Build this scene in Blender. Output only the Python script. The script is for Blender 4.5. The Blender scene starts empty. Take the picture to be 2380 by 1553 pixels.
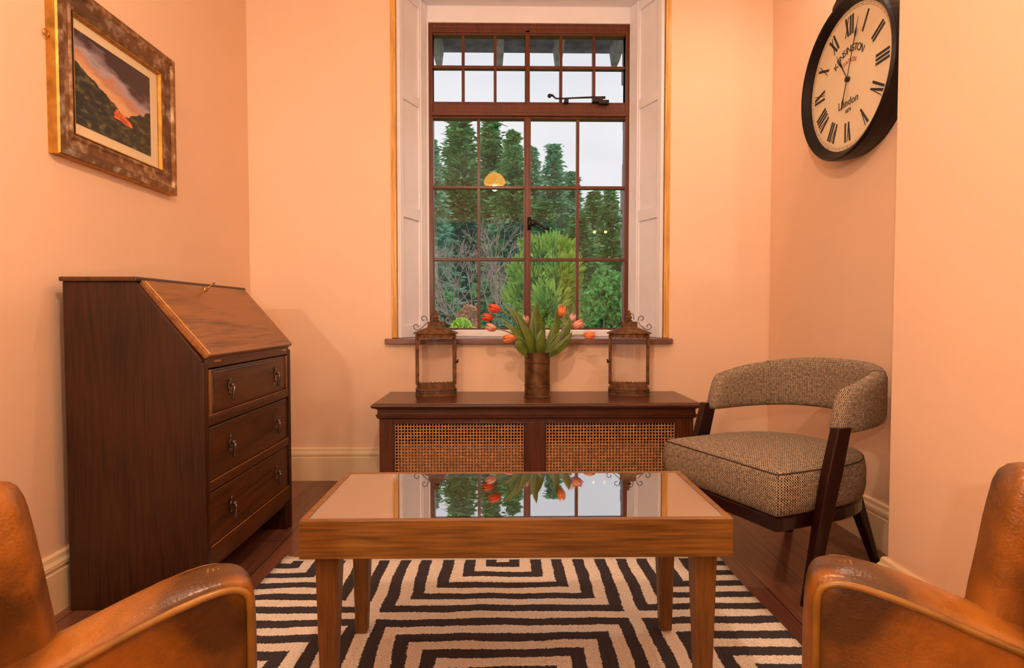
import bpy, math, random
from mathutils import Vector, Matrix
R = math.radians
PI = math.pi
random.seed(7)
S = bpy.context.scene
COL = S.collection

# ------------------------------------------------------------------ camera
cam_d = bpy.data.cameras.new('camera')
cam_d.sensor_width = 36.0
cam_d.lens = 36.0 * 1350.0 / 2380.0
cam_d.clip_start = 0.02
cam_d.clip_end = 300
cam = bpy.data.objects.new('camera', cam_d)
COL.objects.link(cam)
cam.location = (0, 0, 0.9)
cam.rotation_euler = (R(90 - 1.888), 0, R(-0.934))
S.camera = cam

# ------------------------------------------------------------------ world, exposure
S.view_settings.view_transform = 'Standard'
S.view_settings.look = 'None'
S.view_settings.exposure = 0.0
S.view_settings.gamma = 1.0
S.view_settings.use_curve_mapping = False
world = bpy.data.worlds.new('overcast_sky')
S.world = world
world.use_nodes = True
wn = world.node_tree.nodes
wl = world.node_tree.links
bg = wn['Background']
bg.inputs['Strength'].default_value = 1.0
tc = wn.new('ShaderNodeTexCoord')
nz = wn.new('ShaderNodeTexNoise')
nz.inputs['Scale'].default_value = 2.2
nz.inputs['Detail'].default_value = 3
mp = wn.new('ShaderNodeMapping')
mp.inputs['Scale'].default_value = (1, 1, 2.5)
cr = wn.new('ShaderNodeValToRGB')
cr.color_ramp.elements[0].position = 0.35
cr.color_ramp.elements[0].color = (0.72, 0.75, 0.82, 1)
cr.color_ramp.elements[1].position = 0.65
cr.color_ramp.elements[1].color = (0.92, 0.93, 0.96, 1)
wl.new(tc.outputs['Generated'], mp.inputs['Vector'])
wl.new(mp.outputs['Vector'], nz.inputs['Vector'])
wl.new(nz.outputs['Fac'], cr.inputs['Fac'])
wl.new(cr.outputs['Color'], bg.inputs['Color'])

WARM = (1.0, 0.82, 0.64)
P_PENDANT, P_DOWN, P_FLOOR, P_FILL = 46.0, 38.0, 130.0, 72.0   # lamp powers, used by the lamp builders

# ------------------------------------------------------------------ materials
def mat(name):
    m = bpy.data.materials.new(name)
    m.use_nodes = True
    return m, m.node_tree.nodes, m.node_tree.links, m.node_tree.nodes['Principled BSDF']

def plain(name, col, rough=0.6, metal=0.0, var=0.06, vscale=8, bump=0.0, bscale=60, emis=None, estr=0, coat=0):
    m, n, l, b = mat(name)
    b.inputs['Roughness'].default_value = rough
    b.inputs['Metallic'].default_value = metal
    b.inputs['Coat Weight'].default_value = coat
    b.inputs['Coat Roughness'].default_value = 0.15
    t = n.new('ShaderNodeTexCoord')
    x = n.new('ShaderNodeTexNoise')
    x.inputs['Scale'].default_value = vscale
    x.inputs['Detail'].default_value = 4
    r = n.new('ShaderNodeValToRGB')
    r.color_ramp.elements[0].position = 0.3
    r.color_ramp.elements[1].position = 0.7
    r.color_ramp.elements[0].color = tuple(c * (1 - var) for c in col) + (1,)
    r.color_ramp.elements[1].color = tuple(min(1, c * (1 + var)) for c in col) + (1,)
    l.new(t.outputs['Object'], x.inputs['Vector'])
    l.new(x.outputs['Fac'], r.inputs['Fac'])
    l.new(r.outputs['Color'], b.inputs['Base Color'])
    if bump:
        y = n.new('ShaderNodeTexNoise')
        y.inputs['Scale'].default_value = bscale
        y.inputs['Detail'].default_value = 6
        bp = n.new('ShaderNodeBump')
        bp.inputs['Strength'].default_value = bump
        bp.inputs['Distance'].default_value = 0.01
        l.new(t.outputs['Object'], y.inputs['Vector'])
        l.new(y.outputs['Fac'], bp.inputs['Height'])
        l.new(bp.outputs['Normal'], b.inputs['Normal'])
    if emis:
        b.inputs['Emission Color'].default_value = emis + (1,)
        b.inputs['Emission Strength'].default_value = estr
    return m

def wood(name, dark, mid, axis='z', rough=0.35, coat=0.3, ring=7.0, fine=60.0, blotch=0.5, fig=0.15):
    """grain running along one object axis: cathedral figure plus fine pores plus soft stain patches"""
    m, n, l, b = mat(name)
    b.inputs['Roughness'].default_value = rough
    b.inputs['Coat Weight'].default_value = coat
    b.inputs['Coat Roughness'].default_value = 0.25
    b.inputs['Specular IOR Level'].default_value = 0.3
    t = n.new('ShaderNodeTexCoord')
    sq = 0.10
    sc = {'x': (sq, 1, 1), 'y': (1, sq, 1), 'z': (1, 1, sq)}[axis]
    m1 = n.new('ShaderNodeMapping')
    m1.inputs['Scale'].default_value = sc
    l.new(t.outputs['Object'], m1.inputs['Vector'])
    n1 = n.new('ShaderNodeTexNoise')
    n1.inputs['Scale'].default_value = ring
    n1.inputs['Detail'].default_value = 2
    n1.inputs['Distortion'].default_value = 0.6
    l.new(m1.outputs['Vector'], n1.inputs['Vector'])
    k = n.new('ShaderNodeMath'); k.operation = 'MULTIPLY'; k.inputs[1].default_value = 14
    fr = n.new('ShaderNodeMath'); fr.operation = 'PINGPONG'; fr.inputs[1].default_value = 1
    l.new(n1.outputs['Fac'], k.inputs[0]); l.new(k.outputs[0], fr.inputs[0])
    m2 = n.new('ShaderNodeMapping')
    m2.inputs['Scale'].default_value = tuple(0.04 if s < 1 else 1 for s in sc)
    l.new(t.outputs['Object'], m2.inputs['Vector'])
    n2 = n.new('ShaderNodeTexNoise')
    n2.inputs['Scale'].default_value = fine * 3
    n2.inputs['Detail'].default_value = 5
    l.new(m2.outputs['Vector'], n2.inputs['Vector'])
    n3 = n.new('ShaderNodeTexNoise')
    n3.inputs['Scale'].default_value = 4
    n3.inputs['Detail'].default_value = 2
    l.new(t.outputs['Object'], n3.inputs['Vector'])
    a = n.new('ShaderNodeMath'); a.operation = 'MULTIPLY_ADD'
    a.inputs[1].default_value = fig
    l.new(fr.outputs[0], a.inputs[0]); 
    a2 = n.new('ShaderNodeMath'); a2.operation = 'MULTIPLY'; a2.inputs[1].default_value = 1.0
    l.new(n2.outputs['Fac'], a2.inputs[0]); l.new(a2.outputs[0], a.inputs[2])
    a3 = n.new('ShaderNodeMath'); a3.operation = 'MULTIPLY_ADD'; a3.inputs[1].default_value = blotch
    l.new(n3.outputs['Fac'], a3.inputs[0]); l.new(a.outputs[0], a3.inputs[2])
    r = n.new('ShaderNodeValToRGB')
    r.color_ramp.elements[0].position = 0.42
    r.color_ramp.elements[1].position = 1.02
    r.color_ramp.elements[0].color = dark + (1,)
    r.color_ramp.elements[1].color = mid + (1,)
    l.new(a3.outputs[0], r.inputs['Fac'])
    l.new(r.outputs['Color'], b.inputs['Base Color'])
    bp = n.new('ShaderNodeBump')
    bp.inputs['Strength'].default_value = 0.15
    bp.inputs['Distance'].default_value = 0.003
    l.new(a.outputs[0], bp.inputs['Height'])
    l.new(bp.outputs['Normal'], b.inputs['Normal'])
    return m

def glassy(name, f0=0.04, tint=(1, 1, 1), rough=0.0):
    """clear glass: transparent, mirroring more towards grazing angles (Schlick curve), same from both faces"""
    m = bpy.data.materials.new(name)
    m.use_nodes = True
    n, l = m.node_tree.nodes, m.node_tree.links
    n.clear()
    o = n.new('ShaderNodeOutputMaterial')
    mx = n.new('ShaderNodeMixShader')
    tr = n.new('ShaderNodeBsdfTransparent'); tr.inputs['Color'].default_value = tint + (1,)
    gl = n.new('ShaderNodeBsdfGlossy'); gl.inputs['Roughness'].default_value = rough
    g = n.new('ShaderNodeNewGeometry')
    dt = n.new('ShaderNodeVectorMath'); dt.operation = 'DOT_PRODUCT'
    l.new(g.outputs['Normal'], dt.inputs[0]); l.new(g.outputs['Incoming'], dt.inputs[1])
    prev = dt.outputs['Value']
    for op, c in (('ABSOLUTE', None), ('SUBTRACT', 1.0), ('POWER', 5.0), ('MULTIPLY', 1 - f0), ('ADD', f0)):
        q = n.new('ShaderNodeMath'); q.operation = op
        if op == 'SUBTRACT': q.inputs[0].default_value = 1.0; l.new(prev, q.inputs[1])
        else:
            l.new(prev, q.inputs[0])
            if c is not None: q.inputs[1].default_value = c
        prev = q.outputs[0]
    l.new(prev, mx.inputs['Fac']); l.new(tr.outputs[0], mx.inputs[1]); l.new(gl.outputs[0], mx.inputs[2])
    l.new(mx.outputs[0], o.inputs['Surface'])
    return m

M = {}
M['wall'] = plain('peach_wall_paint', (0.87, 0.60, 0.41), 0.75, var=0.015, vscale=3, bump=0.05, bscale=120)
M['ceiling'] = plain('ceiling_paint', (0.82, 0.76, 0.68), 0.8, var=0.01)
M['cream'] = plain('cream_gloss_paint', (0.84, 0.64, 0.40), 0.4, var=0.02)
M['white'] = plain('white_satin_paint', (0.86, 0.83, 0.86), 0.45, var=0.02)
M['gilt'] = wood('honey_pine', (0.42, 0.17, 0.03), (0.85, 0.45, 0.10), 'z', 0.4, 0.4)
M['winwood'] = wood('red_brown_window_wood', (0.05, 0.010, 0.003), (0.14, 0.032, 0.007), 'z', 0.4, 0.2)
M['sill'] = wood('purple_brown_sill', (0.07, 0.028, 0.022), (0.26, 0.12, 0.09), 'x', 0.3, 0.5)
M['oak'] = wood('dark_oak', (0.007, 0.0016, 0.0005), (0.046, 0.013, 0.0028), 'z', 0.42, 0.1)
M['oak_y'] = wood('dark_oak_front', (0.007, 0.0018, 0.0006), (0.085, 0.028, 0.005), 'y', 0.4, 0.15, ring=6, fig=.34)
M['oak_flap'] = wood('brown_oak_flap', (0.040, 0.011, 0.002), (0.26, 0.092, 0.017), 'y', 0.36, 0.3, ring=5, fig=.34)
M['mahog'] = wood('radiator_cover_wood', (0.022, 0.005, 0.002), (0.10, 0.028, 0.009), 'x', 0.3, 0.4)
M['mahog_z'] = wood('radiator_cover_upright_wood', (0.03, 0.007, 0.003), (0.12, 0.034, 0.011), 'z', 0.35, 0.3)
M['table'] = wood('mid_brown_oak', (0.050, 0.016, 0.003), (0.27, 0.115, 0.020), 'x', 0.38, 0.15, ring=6)
M['table_z'] = wood('mid_brown_oak_leg', (0.040, 0.012, 0.002), (0.20, 0.078, 0.012), 'z', 0.4, 0.15, ring=6)
M['table_top'] = wood('orange_oak_top', (0.30, 0.11, 0.03), (0.62, 0.28, 0.10), 'x', 0.4, 0.2)
M['chairwood'] = plain('dark_mahogany', (0.014, 0.0022, 0.002), 0.25, var=0.3, coat=0.15)
M['chairwood'].node_tree.nodes['Principled BSDF'].inputs['Specular IOR Level'].default_value = 0.3
M['brass'] = plain('brass', (0.60, 0.36, 0.12), 0.3, 1.0)
M['bronze'] = plain('antique_bronze', (0.22, 0.17, 0.15), 0.35, 1.0, var=0.3, vscale=80)
M['rust'] = plain('rusted_brown_metal', (0.17, 0.075, 0.028), 0.6, 0.45, var=0.5, vscale=45, bump=0.2, bscale=150)
M['tin'] = plain('mottled_brown_tin', (0.13, 0.065, 0.024), 0.42, 0.6, var=0.6, vscale=22, bump=0.1)
M['iron'] = plain('black_iron', (0.03, 0.02, 0.02), 0.4, 0.7)
M['pane'] = glassy('window_glass', .018)
M['lanternglass'] = glassy('lantern_glass', .025, (0.97, 0.97, 0.97))
M['tableglass'] = glassy('polished_table_glass', .64, (0.95, 0.97, 0.96))
M['clockcase'] = plain('black_brown_clock_case', (0.008, 0.004, 0.003), 0.42, var=0.3)
M['clockcase'].node_tree.nodes['Principled BSDF'].inputs['Specular IOR Level'].default_value = 0.25
M['dial'] = plain('cream_dial', (0.78, 0.62, 0.40), 0.5, var=0.03)
M['ink'] = plain('black_ink', (0.012, 0.009, 0.008), 0.5)
M['redink'] = plain('red_ink', (0.45, 0.08, 0.03), 0.5)
M['paleink'] = plain('brown_ink', (0.34, 0.2, 0.1), 0.5)
M['frame'] = None
M['mat_board'] = plain('cream_mount_board', (0.80, 0.66, 0.42), 0.7, var=0.01)
M['leaf'] = plain('tulip_leaf', (0.10, 0.15, 0.018), 0.4, var=0.35, vscale=18)
M['stem'] = plain('tulip_stem', (0.20, 0.30, 0.06), 0.5)
M['socket'] = plain('lamp_metal', (0.5, 0.4, 0.25), 0.3, 1.0)
M['bulb'] = plain('lit_bulb', (1, 0.8, 0.5), 0.5, emis=(1.0, 0.62, 0.25), estr=60)
M['shade'] = plain('lit_amber_shade', (0.9, 0.5, 0.2), 0.4, emis=(1.0, 0.40, 0.06), estr=26)
M['diffuser'] = plain('lit_ceiling_diffuser', (1, 0.9, 0.7), 0.5, emis=(1.0, 0.75, 0.45), estr=4)
M['bark'] = plain('bark', (0.20, 0.15, 0.11), 0.9, var=0.3)
M['twig'] = plain('reddish_twigs', (0.52, 0.36, 0.31), 0.9, var=0.35)
M['stone'] = plain('slate_blue_stone', (0.36, 0.38, 0.46), 0.8, var=0.35, vscale=15)
M['eaves'] = plain('dark_eaves_timber', (0.17, 0.17, 0.32), 0.8, var=0.5, vscale=9)

def frame_mat():
    m, n, l, b = mat('distressed_gilt_silver')
    b.inputs['Roughness'].default_value = 0.38
    b.inputs['Metallic'].default_value = 0.75
    t = n.new('ShaderNodeTexCoord')
    mpg = n.new('ShaderNodeMapping'); mpg.inputs['Scale'].default_value = (1, 0.5, 0.5)
    x = n.new('ShaderNodeTexNoise'); x.inputs['Scale'].default_value = 55; x.inputs['Detail'].default_value = 9
    r = n.new('ShaderNodeValToRGB')
    e = r.color_ramp.elements
    e[0].position = 0.28; e[0].color = (0.15, 0.075, 0.028, 1)
    e[1].position = 0.74; e[1].color = (0.60, 0.47, 0.31, 1)
    k = e.new(0.50); k.color = (0.24, 0.12, 0.05, 1)
    l.new(t.outputs['Object'], mpg.inputs['Vector']); l.new(mpg.outputs['Vector'], x.inputs['Vector'])
    l.new(x.outputs['Fac'], r.inputs['Fac']); l.new(r.outputs['Color'], b.inputs['Base Color'])
    return m
M['frame'] = frame_mat()
M['gold'] = plain('dull_gold_edge', (0.45, 0.22, 0.04), 0.45, 0.8, var=0.3, vscale=30)

def leather_mat():
    m, n, l, b = mat('tan_leather')
    b.inputs['Roughness'].default_value = 0.33
    b.inputs['Specular IOR Level'].default_value = 0.6
    t = n.new('ShaderNodeTexCoord')
    x = n.new('ShaderNodeTexNoise'); x.inputs['Scale'].default_value = 4.5; x.inputs['Detail'].default_value = 6
    x.inputs['Distortion'].default_value = 0.4
    r = n.new('ShaderNodeValToRGB')
    e = r.color_ramp.elements
    e[0].position = 0.38; e[0].color = (0.075, 0.026, 0.003, 1)
    e[1].position = 0.64; e[1].color = (0.52, 0.21, 0.022, 1)
    k = e.new(0.5); k.color = (0.31, 0.105, 0.009, 1)
    l.new(t.outputs['Object'], x.inputs['Vector']); l.new(x.outputs['Fac'], r.inputs['Fac'])
    l.new(r.outputs['Color'], b.inputs['Base Color'])
    y = n.new('ShaderNodeTexNoise'); y.inputs['Scale'].default_value = 26; y.inputs['Detail'].default_value = 7
    v = n.new('ShaderNodeTexVoronoi'); v.inputs['Scale'].default_value = 260
    ad = n.new('ShaderNodeMath'); ad.operation = 'MULTIPLY_ADD'; ad.inputs[1].default_value = 0.12
    l.new(t.outputs['Object'], y.inputs['Vector']); l.new(t.outputs['Object'], v.inputs['Vector'])
    l.new(v.outputs['Distance'], ad.inputs[0]); l.new(y.outputs['Fac'], ad.inputs[2])
    bp = n.new('ShaderNodeBump'); bp.inputs['Strength'].default_value = 0.3; bp.inputs['Distance'].default_value = 0.008
    l.new(ad.outputs[0], bp.inputs['Height']); l.new(bp.outputs['Normal'], b.inputs['Normal'])
    return m
M['leather'] = leather_mat()
M['piping'] = plain('leather_piping', (0.26, 0.115, 0.013), 0.35, var=0.3, vscale=20)

def tweed_mat():
    m, n, l, b = mat('houndstooth_tweed')
    b.inputs['Roughness'].default_value = 0.95
    uv = n.new('ShaderNodeUVMap'); uv.uv_map = 'UVMap'
    sx = n.new('ShaderNodeSeparateXYZ'); l.new(uv.outputs[0], sx.inputs[0])
    def stripes(sock, freq, wob):
        w = n.new('ShaderNodeTexNoise'); w.inputs['Scale'].default_value = 30
        l.new(uv.outputs[0], w.inputs['Vector'])
        a = n.new('ShaderNodeMath'); a.operation = 'MULTIPLY_ADD'; a.inputs[1].default_value = wob
        l.new(w.outputs['Fac'], a.inputs[0])
        k = n.new('ShaderNodeMath'); k.operation = 'MULTIPLY'; k.inputs[1].default_value = freq
        l.new(sock, k.inputs[0]); l.new(k.outputs[0], a.inputs[2])
        s = n.new('ShaderNodeMath'); s.operation = 'SINE'; l.new(a.outputs[0], s.inputs[0])
        return s.outputs[0]
    s1 = stripes(sx.outputs[0], 2 * PI / 0.0075, 1.2)
    s2 = stripes(sx.outputs[1], 2 * PI / 0.0085, 1.2)
    mul = n.new('ShaderNodeMath'); mul.operation = 'MULTIPLY'; l.new(s1, mul.inputs[0]); l.new(s2, mul.inputs[1])
    ad = n.new('ShaderNodeMath'); ad.operation = 'MULTIPLY_ADD'; ad.inputs[1].default_value = 0.5
    l.new(s1, ad.inputs[0]); l.new(mul.outputs[0], ad.inputs[2])
    nn = n.new('ShaderNodeTexNoise'); nn.inputs['Scale'].default_value = 90; nn.inputs['Detail'].default_value = 4
    l.new(uv.outputs[0], nn.inputs['Vector'])
    a2 = n.new('ShaderNodeMath'); a2.operation = 'MULTIPLY_ADD'; a2.inputs[1].default_value = 1.6
    l.new(nn.outputs['Fac'], a2.inputs[0]); l.new(ad.outputs[0], a2.inputs[2])
    r = n.new('ShaderNodeValToRGB')
    r.color_ramp.elements[0].position = 0.50; r.color_ramp.elements[0].color = (0.011, 0.006, 0.005, 1)
    r.color_ramp.elements[1].position = 0.98; r.color_ramp.elements[1].color = (0.44, 0.335, 0.225, 1)
    l.new(a2.outputs[0], r.inputs['Fac']); l.new(r.outputs['Color'], b.inputs['Base Color'])
    return m
M['tweed'] = tweed_mat()
M['seam'] = plain('dark_seam', (0.05, 0.03, 0.02), 0.9)

def rug_mat():
    m, n, l, b = mat('black_cream_flatweave')
    b.inputs['Roughness'].default_value = 0.95
    t = n.new('ShaderNodeTexCoord')
    wb = n.new('ShaderNodeTexNoise'); wb.inputs['Scale'].default_value = 5
    l.new(t.outputs['Object'], wb.inputs['Vector'])
    w2 = n.new('ShaderNodeTexNoise'); w2.inputs['Scale'].default_value = 170; w2.inputs['Detail'].default_value = 2
    l.new(t.outputs['Object'], w2.inputs['Vector'])
    sp = n.new('ShaderNodeSeparateXYZ'); l.new(t.outputs['Object'], sp.inputs[0])
    def M_(op, a, b_=None, c=None):
        q = n.new('ShaderNodeMath'); q.operation = op
        for i, v in enumerate((a, b_, c)):
            if v is None: continue
            if isinstance(v, (int, float)): q.inputs[i].default_value = v
            else: l.new(v, q.inputs[i])
        return q.outputs[0]
    wob = M_('MULTIPLY_ADD', wb.outputs['Fac'], 0.03, -0.015)
    j = M_('MULTIPLY_ADD', w2.outputs['Fac'], 0.012, -0.006)
    x = M_('ADD', M_('ADD', sp.outputs[0], j), wob)
    y = M_('ADD', sp.outputs[1], M_('ADD', j, wob))
    ex = M_('SUBTRACT', 0.39, M_('PINGPONG', M_('ADD', x, 7.8), 0.39))      # distance to the nearest cream lattice line in x
    ex = M_('SUBTRACT', 0.39, M_('PINGPONG', M_('ADD', x, 7.8), 0.39))
    ey = M_('PINGPONG', M_('ADD', M_('SUBTRACT', y, 1.697), 8.46), 0.423)
    e = M_('MINIMUM', ex, ey)
    fr = M_('FRACT', M_('DIVIDE', M_('SUBTRACT', e, 0.020), 0.0775))
    blk = M_('LESS_THAN', fr, 0.50)
    edge = M_('LESS_THAN', sp.outputs[1], 2.088)
    blk = M_('MULTIPLY', blk, edge)
    nn = n.new('ShaderNodeTexNoise'); nn.inputs['Scale'].default_value = 240
    l.new(t.outputs['Object'], nn.inputs['Vector'])
    c1 = n.new('ShaderNodeValToRGB')
    c1.color_ramp.elements[0].color = (0.62, 0.54, 0.45, 1); c1.color_ramp.elements[1].color = (0.90, 0.84, 0.76, 1)
    c1.color_ramp.elements[0].position = 0.3; c1.color_ramp.elements[1].position = 0.6
    c2 = n.new('ShaderNodeValToRGB')
    c2.color_ramp.elements[0].color = (0.018, 0.015, 0.022, 1); c2.color_ramp.elements[1].color = (0.055, 0.046, 0.056, 1)
    l.new(nn.outputs['Fac'], c1.inputs['Fac']); l.new(nn.outputs['Fac'], c2.inputs['Fac'])
    mx = n.new('ShaderNodeMix'); mx.data_type = 'RGBA'
    l.new(blk, mx.inputs[0]); l.new(c1.outputs['Color'], mx.inputs[6]); l.new(c2.outputs['Color'], mx.inputs[7])
    l.new(mx.outputs[2], b.inputs['Base Color'])
    wv = n.new('ShaderNodeTexWave'); wv.bands_direction = 'X'; wv.inputs['Scale'].default_value = 90
    l.new(t.outputs['Object'], wv.inputs['Vector'])
    bp = n.new('ShaderNodeBump'); bp.inputs['Strength'].default_value = 0.4; bp.inputs['Distance'].default_value = 0.003
    l.new(wv.outputs['Fac'], bp.inputs['Height']); l.new(bp.outputs['Normal'], b.inputs['Normal'])
    return m
M['rug'] = rug_mat()

def floor_mat():
    m, n, l, b = mat('dark_floorboards')
    b.inputs['Roughness'].default_value = 0.33
    b.inputs['Coat Weight'].default_value = 0.25
    t = n.new('ShaderNodeTexCoord')
    mp_ = n.new('ShaderNodeMapping'); mp_.inputs['Rotation'].default_value = (0, 0, R(90))
    l.new(t.outputs['Object'], mp_.inputs['Vector'])
    br = n.new('ShaderNodeTexBrick')
    br.inputs['Scale'].default_value = 1.0
    br.inputs['Brick Width'].default_value = 2.3
    br.inputs['Row Height'].default_value = 0.145
    br.inputs['Mortar Size'].default_value = 0.0022
    br.inputs['Mortar Smooth'].default_value = 0.3
    br.inputs['Color1'].default_value = (0.21, 0.085, 0.050, 1)
    br.inputs['Color2'].default_value = (0.11, 0.042, 0.026, 1)
    br.inputs['Mortar'].default_value = (0.008, 0.003, 0.002, 1)
    l.new(mp_.outputs['Vector'], br.inputs['Vector'])
    m2 = n.new('ShaderNodeMapping'); m2.inputs['Scale'].default_value = (1, 0.05, 1)
    l.new(t.outputs['Object'], m2.inputs['Vector'])
    nn = n.new('ShaderNodeTexNoise'); nn.inputs['Scale'].default_value = 70; nn.inputs['Detail'].default_value = 5
    l.new(m2.outputs['Vector'], nn.inputs['Vector'])
    mx = n.new('ShaderNodeMix'); mx.data_type = 'RGBA'; mx.blend_type = 'MULTIPLY'; mx.inputs[0].default_value = 0.75
    cr2 = n.new('ShaderNodeValToRGB')
    cr2.color_ramp.elements[0].position = 0.3; cr2.color_ramp.elements[0].color = (0.45, 0.42, 0.4, 1)
    cr2.color_ramp.elements[1].position = 0.7; cr2.color_ramp.elements[1].color = (1.3, 1.2, 1.1, 1)
    l.new(nn.outputs['Fac'], cr2.inputs['Fac'])
    l.new(br.outputs['Color'], mx.inputs[6]); l.new(cr2.outputs['Color'], mx.inputs[7])
    l.new(mx.outputs[2], b.inputs['Base Color'])
    bp = n.new('ShaderNodeBump'); bp.inputs['Strength'].default_value = 0.25; bp.inputs['Distance'].default_value = 0.004
    l.new(br.outputs['Fac'], bp.inputs['Height']); bp.invert = True
    l.new(bp.outputs['Normal'], b.inputs['Normal'])
    return m
M['floor'] = floor_mat()

def foliage(name, a, b_, scale=1.5, tr=0.25):
    m, n, l, b = mat(name)
    b.inputs['Roughness'].default_value = 0.8
    t = n.new('ShaderNodeTexCoord')
    x = n.new('ShaderNodeTexNoise'); x.inputs['Scale'].default_value = scale; x.inputs['Detail'].default_value = 6
    x.inputs['Roughness'].default_value = 0.7
    r = n.new('ShaderNodeValToRGB')
    r.color_ramp.elements[0].position = 0.35; r.color_ramp.elements[0].color = a + (1,)
    r.color_ramp.elements[1].position = 0.68; r.color_ramp.elements[1].color = b_ + (1,)
    l.new(t.outputs['Object'], x.inputs['Vector']); l.new(x.outputs['Fac'], r.inputs['Fac'])
    l.new(r.outputs['Color'], b.inputs['Base Color'])
    return m
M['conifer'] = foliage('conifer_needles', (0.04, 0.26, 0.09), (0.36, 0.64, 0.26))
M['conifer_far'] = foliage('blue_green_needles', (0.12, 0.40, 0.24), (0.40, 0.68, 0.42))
M['yew'] = foliage('yellow_green_foliage', (0.16, 0.45, 0.05), (0.72, 0.82, 0.12), 2.5)
M['laurel'] = foliage('mid_green_foliage', (0.06, 0.34, 0.10), (0.34, 0.70, 0.18), 3)
M['lime'] = foliage('lime_foliage', (0.45, 0.75, 0.05), (0.80, 0.92, 0.15), 4)
M['russet'] = foliage('russet_foliage', (0.60, 0.26, 0.12), (0.90, 0.58, 0.38), 4)
M['glaucous'] = foliage('pale_green_foliage', (0.16, 0.36, 0.22), (0.45, 0.60, 0.42), 4)
M['lawn'] = foliage('lawn', (0.07, 0.2, 0.03), (0.15, 0.32, 0.06), 6)

# ------------------------------------------------------------------ mesh helpers
class MB:
    def __init__(self): self.v, self.f, self.uv = [], [], {}
    def add(self, vs, fs):
        o = len(self.v); self.v += [tuple(p) for p in vs]; self.f += [tuple(i + o for i in f) for f in fs]; return o
    def box(self, x0, x1, y0, y1, z0, z1):
        vs = [(x, y, z) for z in (z0, z1) for y in (y0, y1) for x in (x0, x1)]
        self.add(vs, [(0, 2, 3, 1), (4, 5, 7, 6), (0, 1, 5, 4), (2, 6, 7, 3), (0, 4, 6, 2), (1, 3, 7, 5)]); return self
    def hexa(self, b4, t4):
        """two quads (bottom ccw, top ccw) joined"""
        self.add(list(b4) + list(t4), [(3, 2, 1, 0), (4, 5, 6, 7), (0, 1, 5, 4), (1, 2, 6, 5), (2, 3, 7, 6), (3, 0, 4, 7)]); return self
    def prism(self, poly, z0, z1, axis='z'):
        """extrude a 2d polygon (ccw) along an axis"""
        def P(a, b, c):
            return {'z': (a, b, c), 'y': (a, c, b), 'x': (c, a, b)}[axis]
        n = len(poly)
        vs = [P(a, b, z0) for a, b in poly] + [P(a, b, z1) for a, b in poly]
        fs = [tuple(range(n - 1, -1, -1)), tuple(range(n, 2 * n))] + [(i, (i + 1) % n, n + (i + 1) % n, n + i) for i in range(n)]
        if axis == 'y': fs = [tuple(reversed(f)) for f in fs]
        self.add(vs, fs); return self
    def rings(self, rings, cap=True, closed=False):
        n = len(rings[0]); vs = [p for r in rings for p in r]; fs = []
        m = len(rings)
        for i in range(m if closed else m - 1):
            a, b = i * n, ((i + 1) % m) * n
            for j in range(n):
                k = (j + 1) % n
                fs.append((a + j, a + k, b + k, b + j))
        if cap and not closed:
            fs.append(tuple(range(n - 1, -1, -1))); fs.append(tuple((m - 1) * n + j for j in range(n)))
        self.add(vs, fs); return self
    def lathe(self, prof, c=(0, 0), n=24, a0=0, a1=2 * PI):
        full = abs(a1 - a0 - 2 * PI) < 1e-6
        rs = []
        for r, z in prof:
            rs.append([(c[0] + r * math.cos(a0 + (a1 - a0) * j / n), c[1] + r * math.sin(a0 + (a1 - a0) * j / n), z) for j in range(n)])
        return self.rings(rs)
    def tube(self, path, r, n=8, cap=True, closed=False):
        P = [Vector(p) for p in path]; m = len(P)
        rr = r if isinstance(r, (list, tuple)) else [r] * m
        rings = []; up = None
        for i in range(m):
            if closed: d = P[(i + 1) % m] - P[i - 1]
            else: d = P[min(i + 1, m - 1)] - P[max(i - 1, 0)]
            if d.length < 1e-9: d = Vector((0, 0, 1))
            d.normalize()
            if up is None:
                up = d.orthogonal().normalized()
            up = (up - d * up.dot(d))
            if up.length < 1e-6: up = d.orthogonal()
            up.normalize(); sd = d.cross(up)
            rings.append([tuple(P[i] + (up * math.cos(2 * PI * j / n) + sd * math.sin(2 * PI * j / n)) * rr[i]) for j in range(n)])
        return self.rings(rings, cap, closed)
    def ball(self, c, r, n=12, m=8, sz=1.0):
        prof = [(max(1e-4, r * math.sin(PI * i / m)), c[2] - r * sz * math.cos(PI * i / m)) for i in range(m + 1)]
        return self.lathe(prof, (c[0], c[1]), n)
    def build(self, name, material, parent=None, smooth=False, bevel=0.0, seg=2, subsurf=0, uvf=None):
        me = bpy.data.meshes.new(name)
        me.from_pydata(self.v, [], self.f); me.update()
        if uvf:
            ul = me.uv_layers.new(name='UVMap')
            for p in me.polygons:
                for li in p.loop_indices:
                    ul.data[li].uv = uvf(me.vertices[me.loops[li].vertex_index].co, p.normal, me.loops[li].vertex_index)
        me.materials.append(material)
        for p in me.polygons: p.use_smooth = smooth
        o = bpy.data.objects.new(name, me); COL.objects.link(o)
        if parent: o.parent = parent
        if bevel:
            b = o.modifiers.new('bevel', 'BEVEL'); b.width = bevel; b.segments = seg; b.limit_method = 'ANGLE'; b.angle_limit = R(40)
            b.harden_normals = False
        if subsurf:
            s = o.modifiers.new('sub', 'SUBSURF'); s.levels = subsurf; s.render_levels = subsurf
        return o

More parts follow.
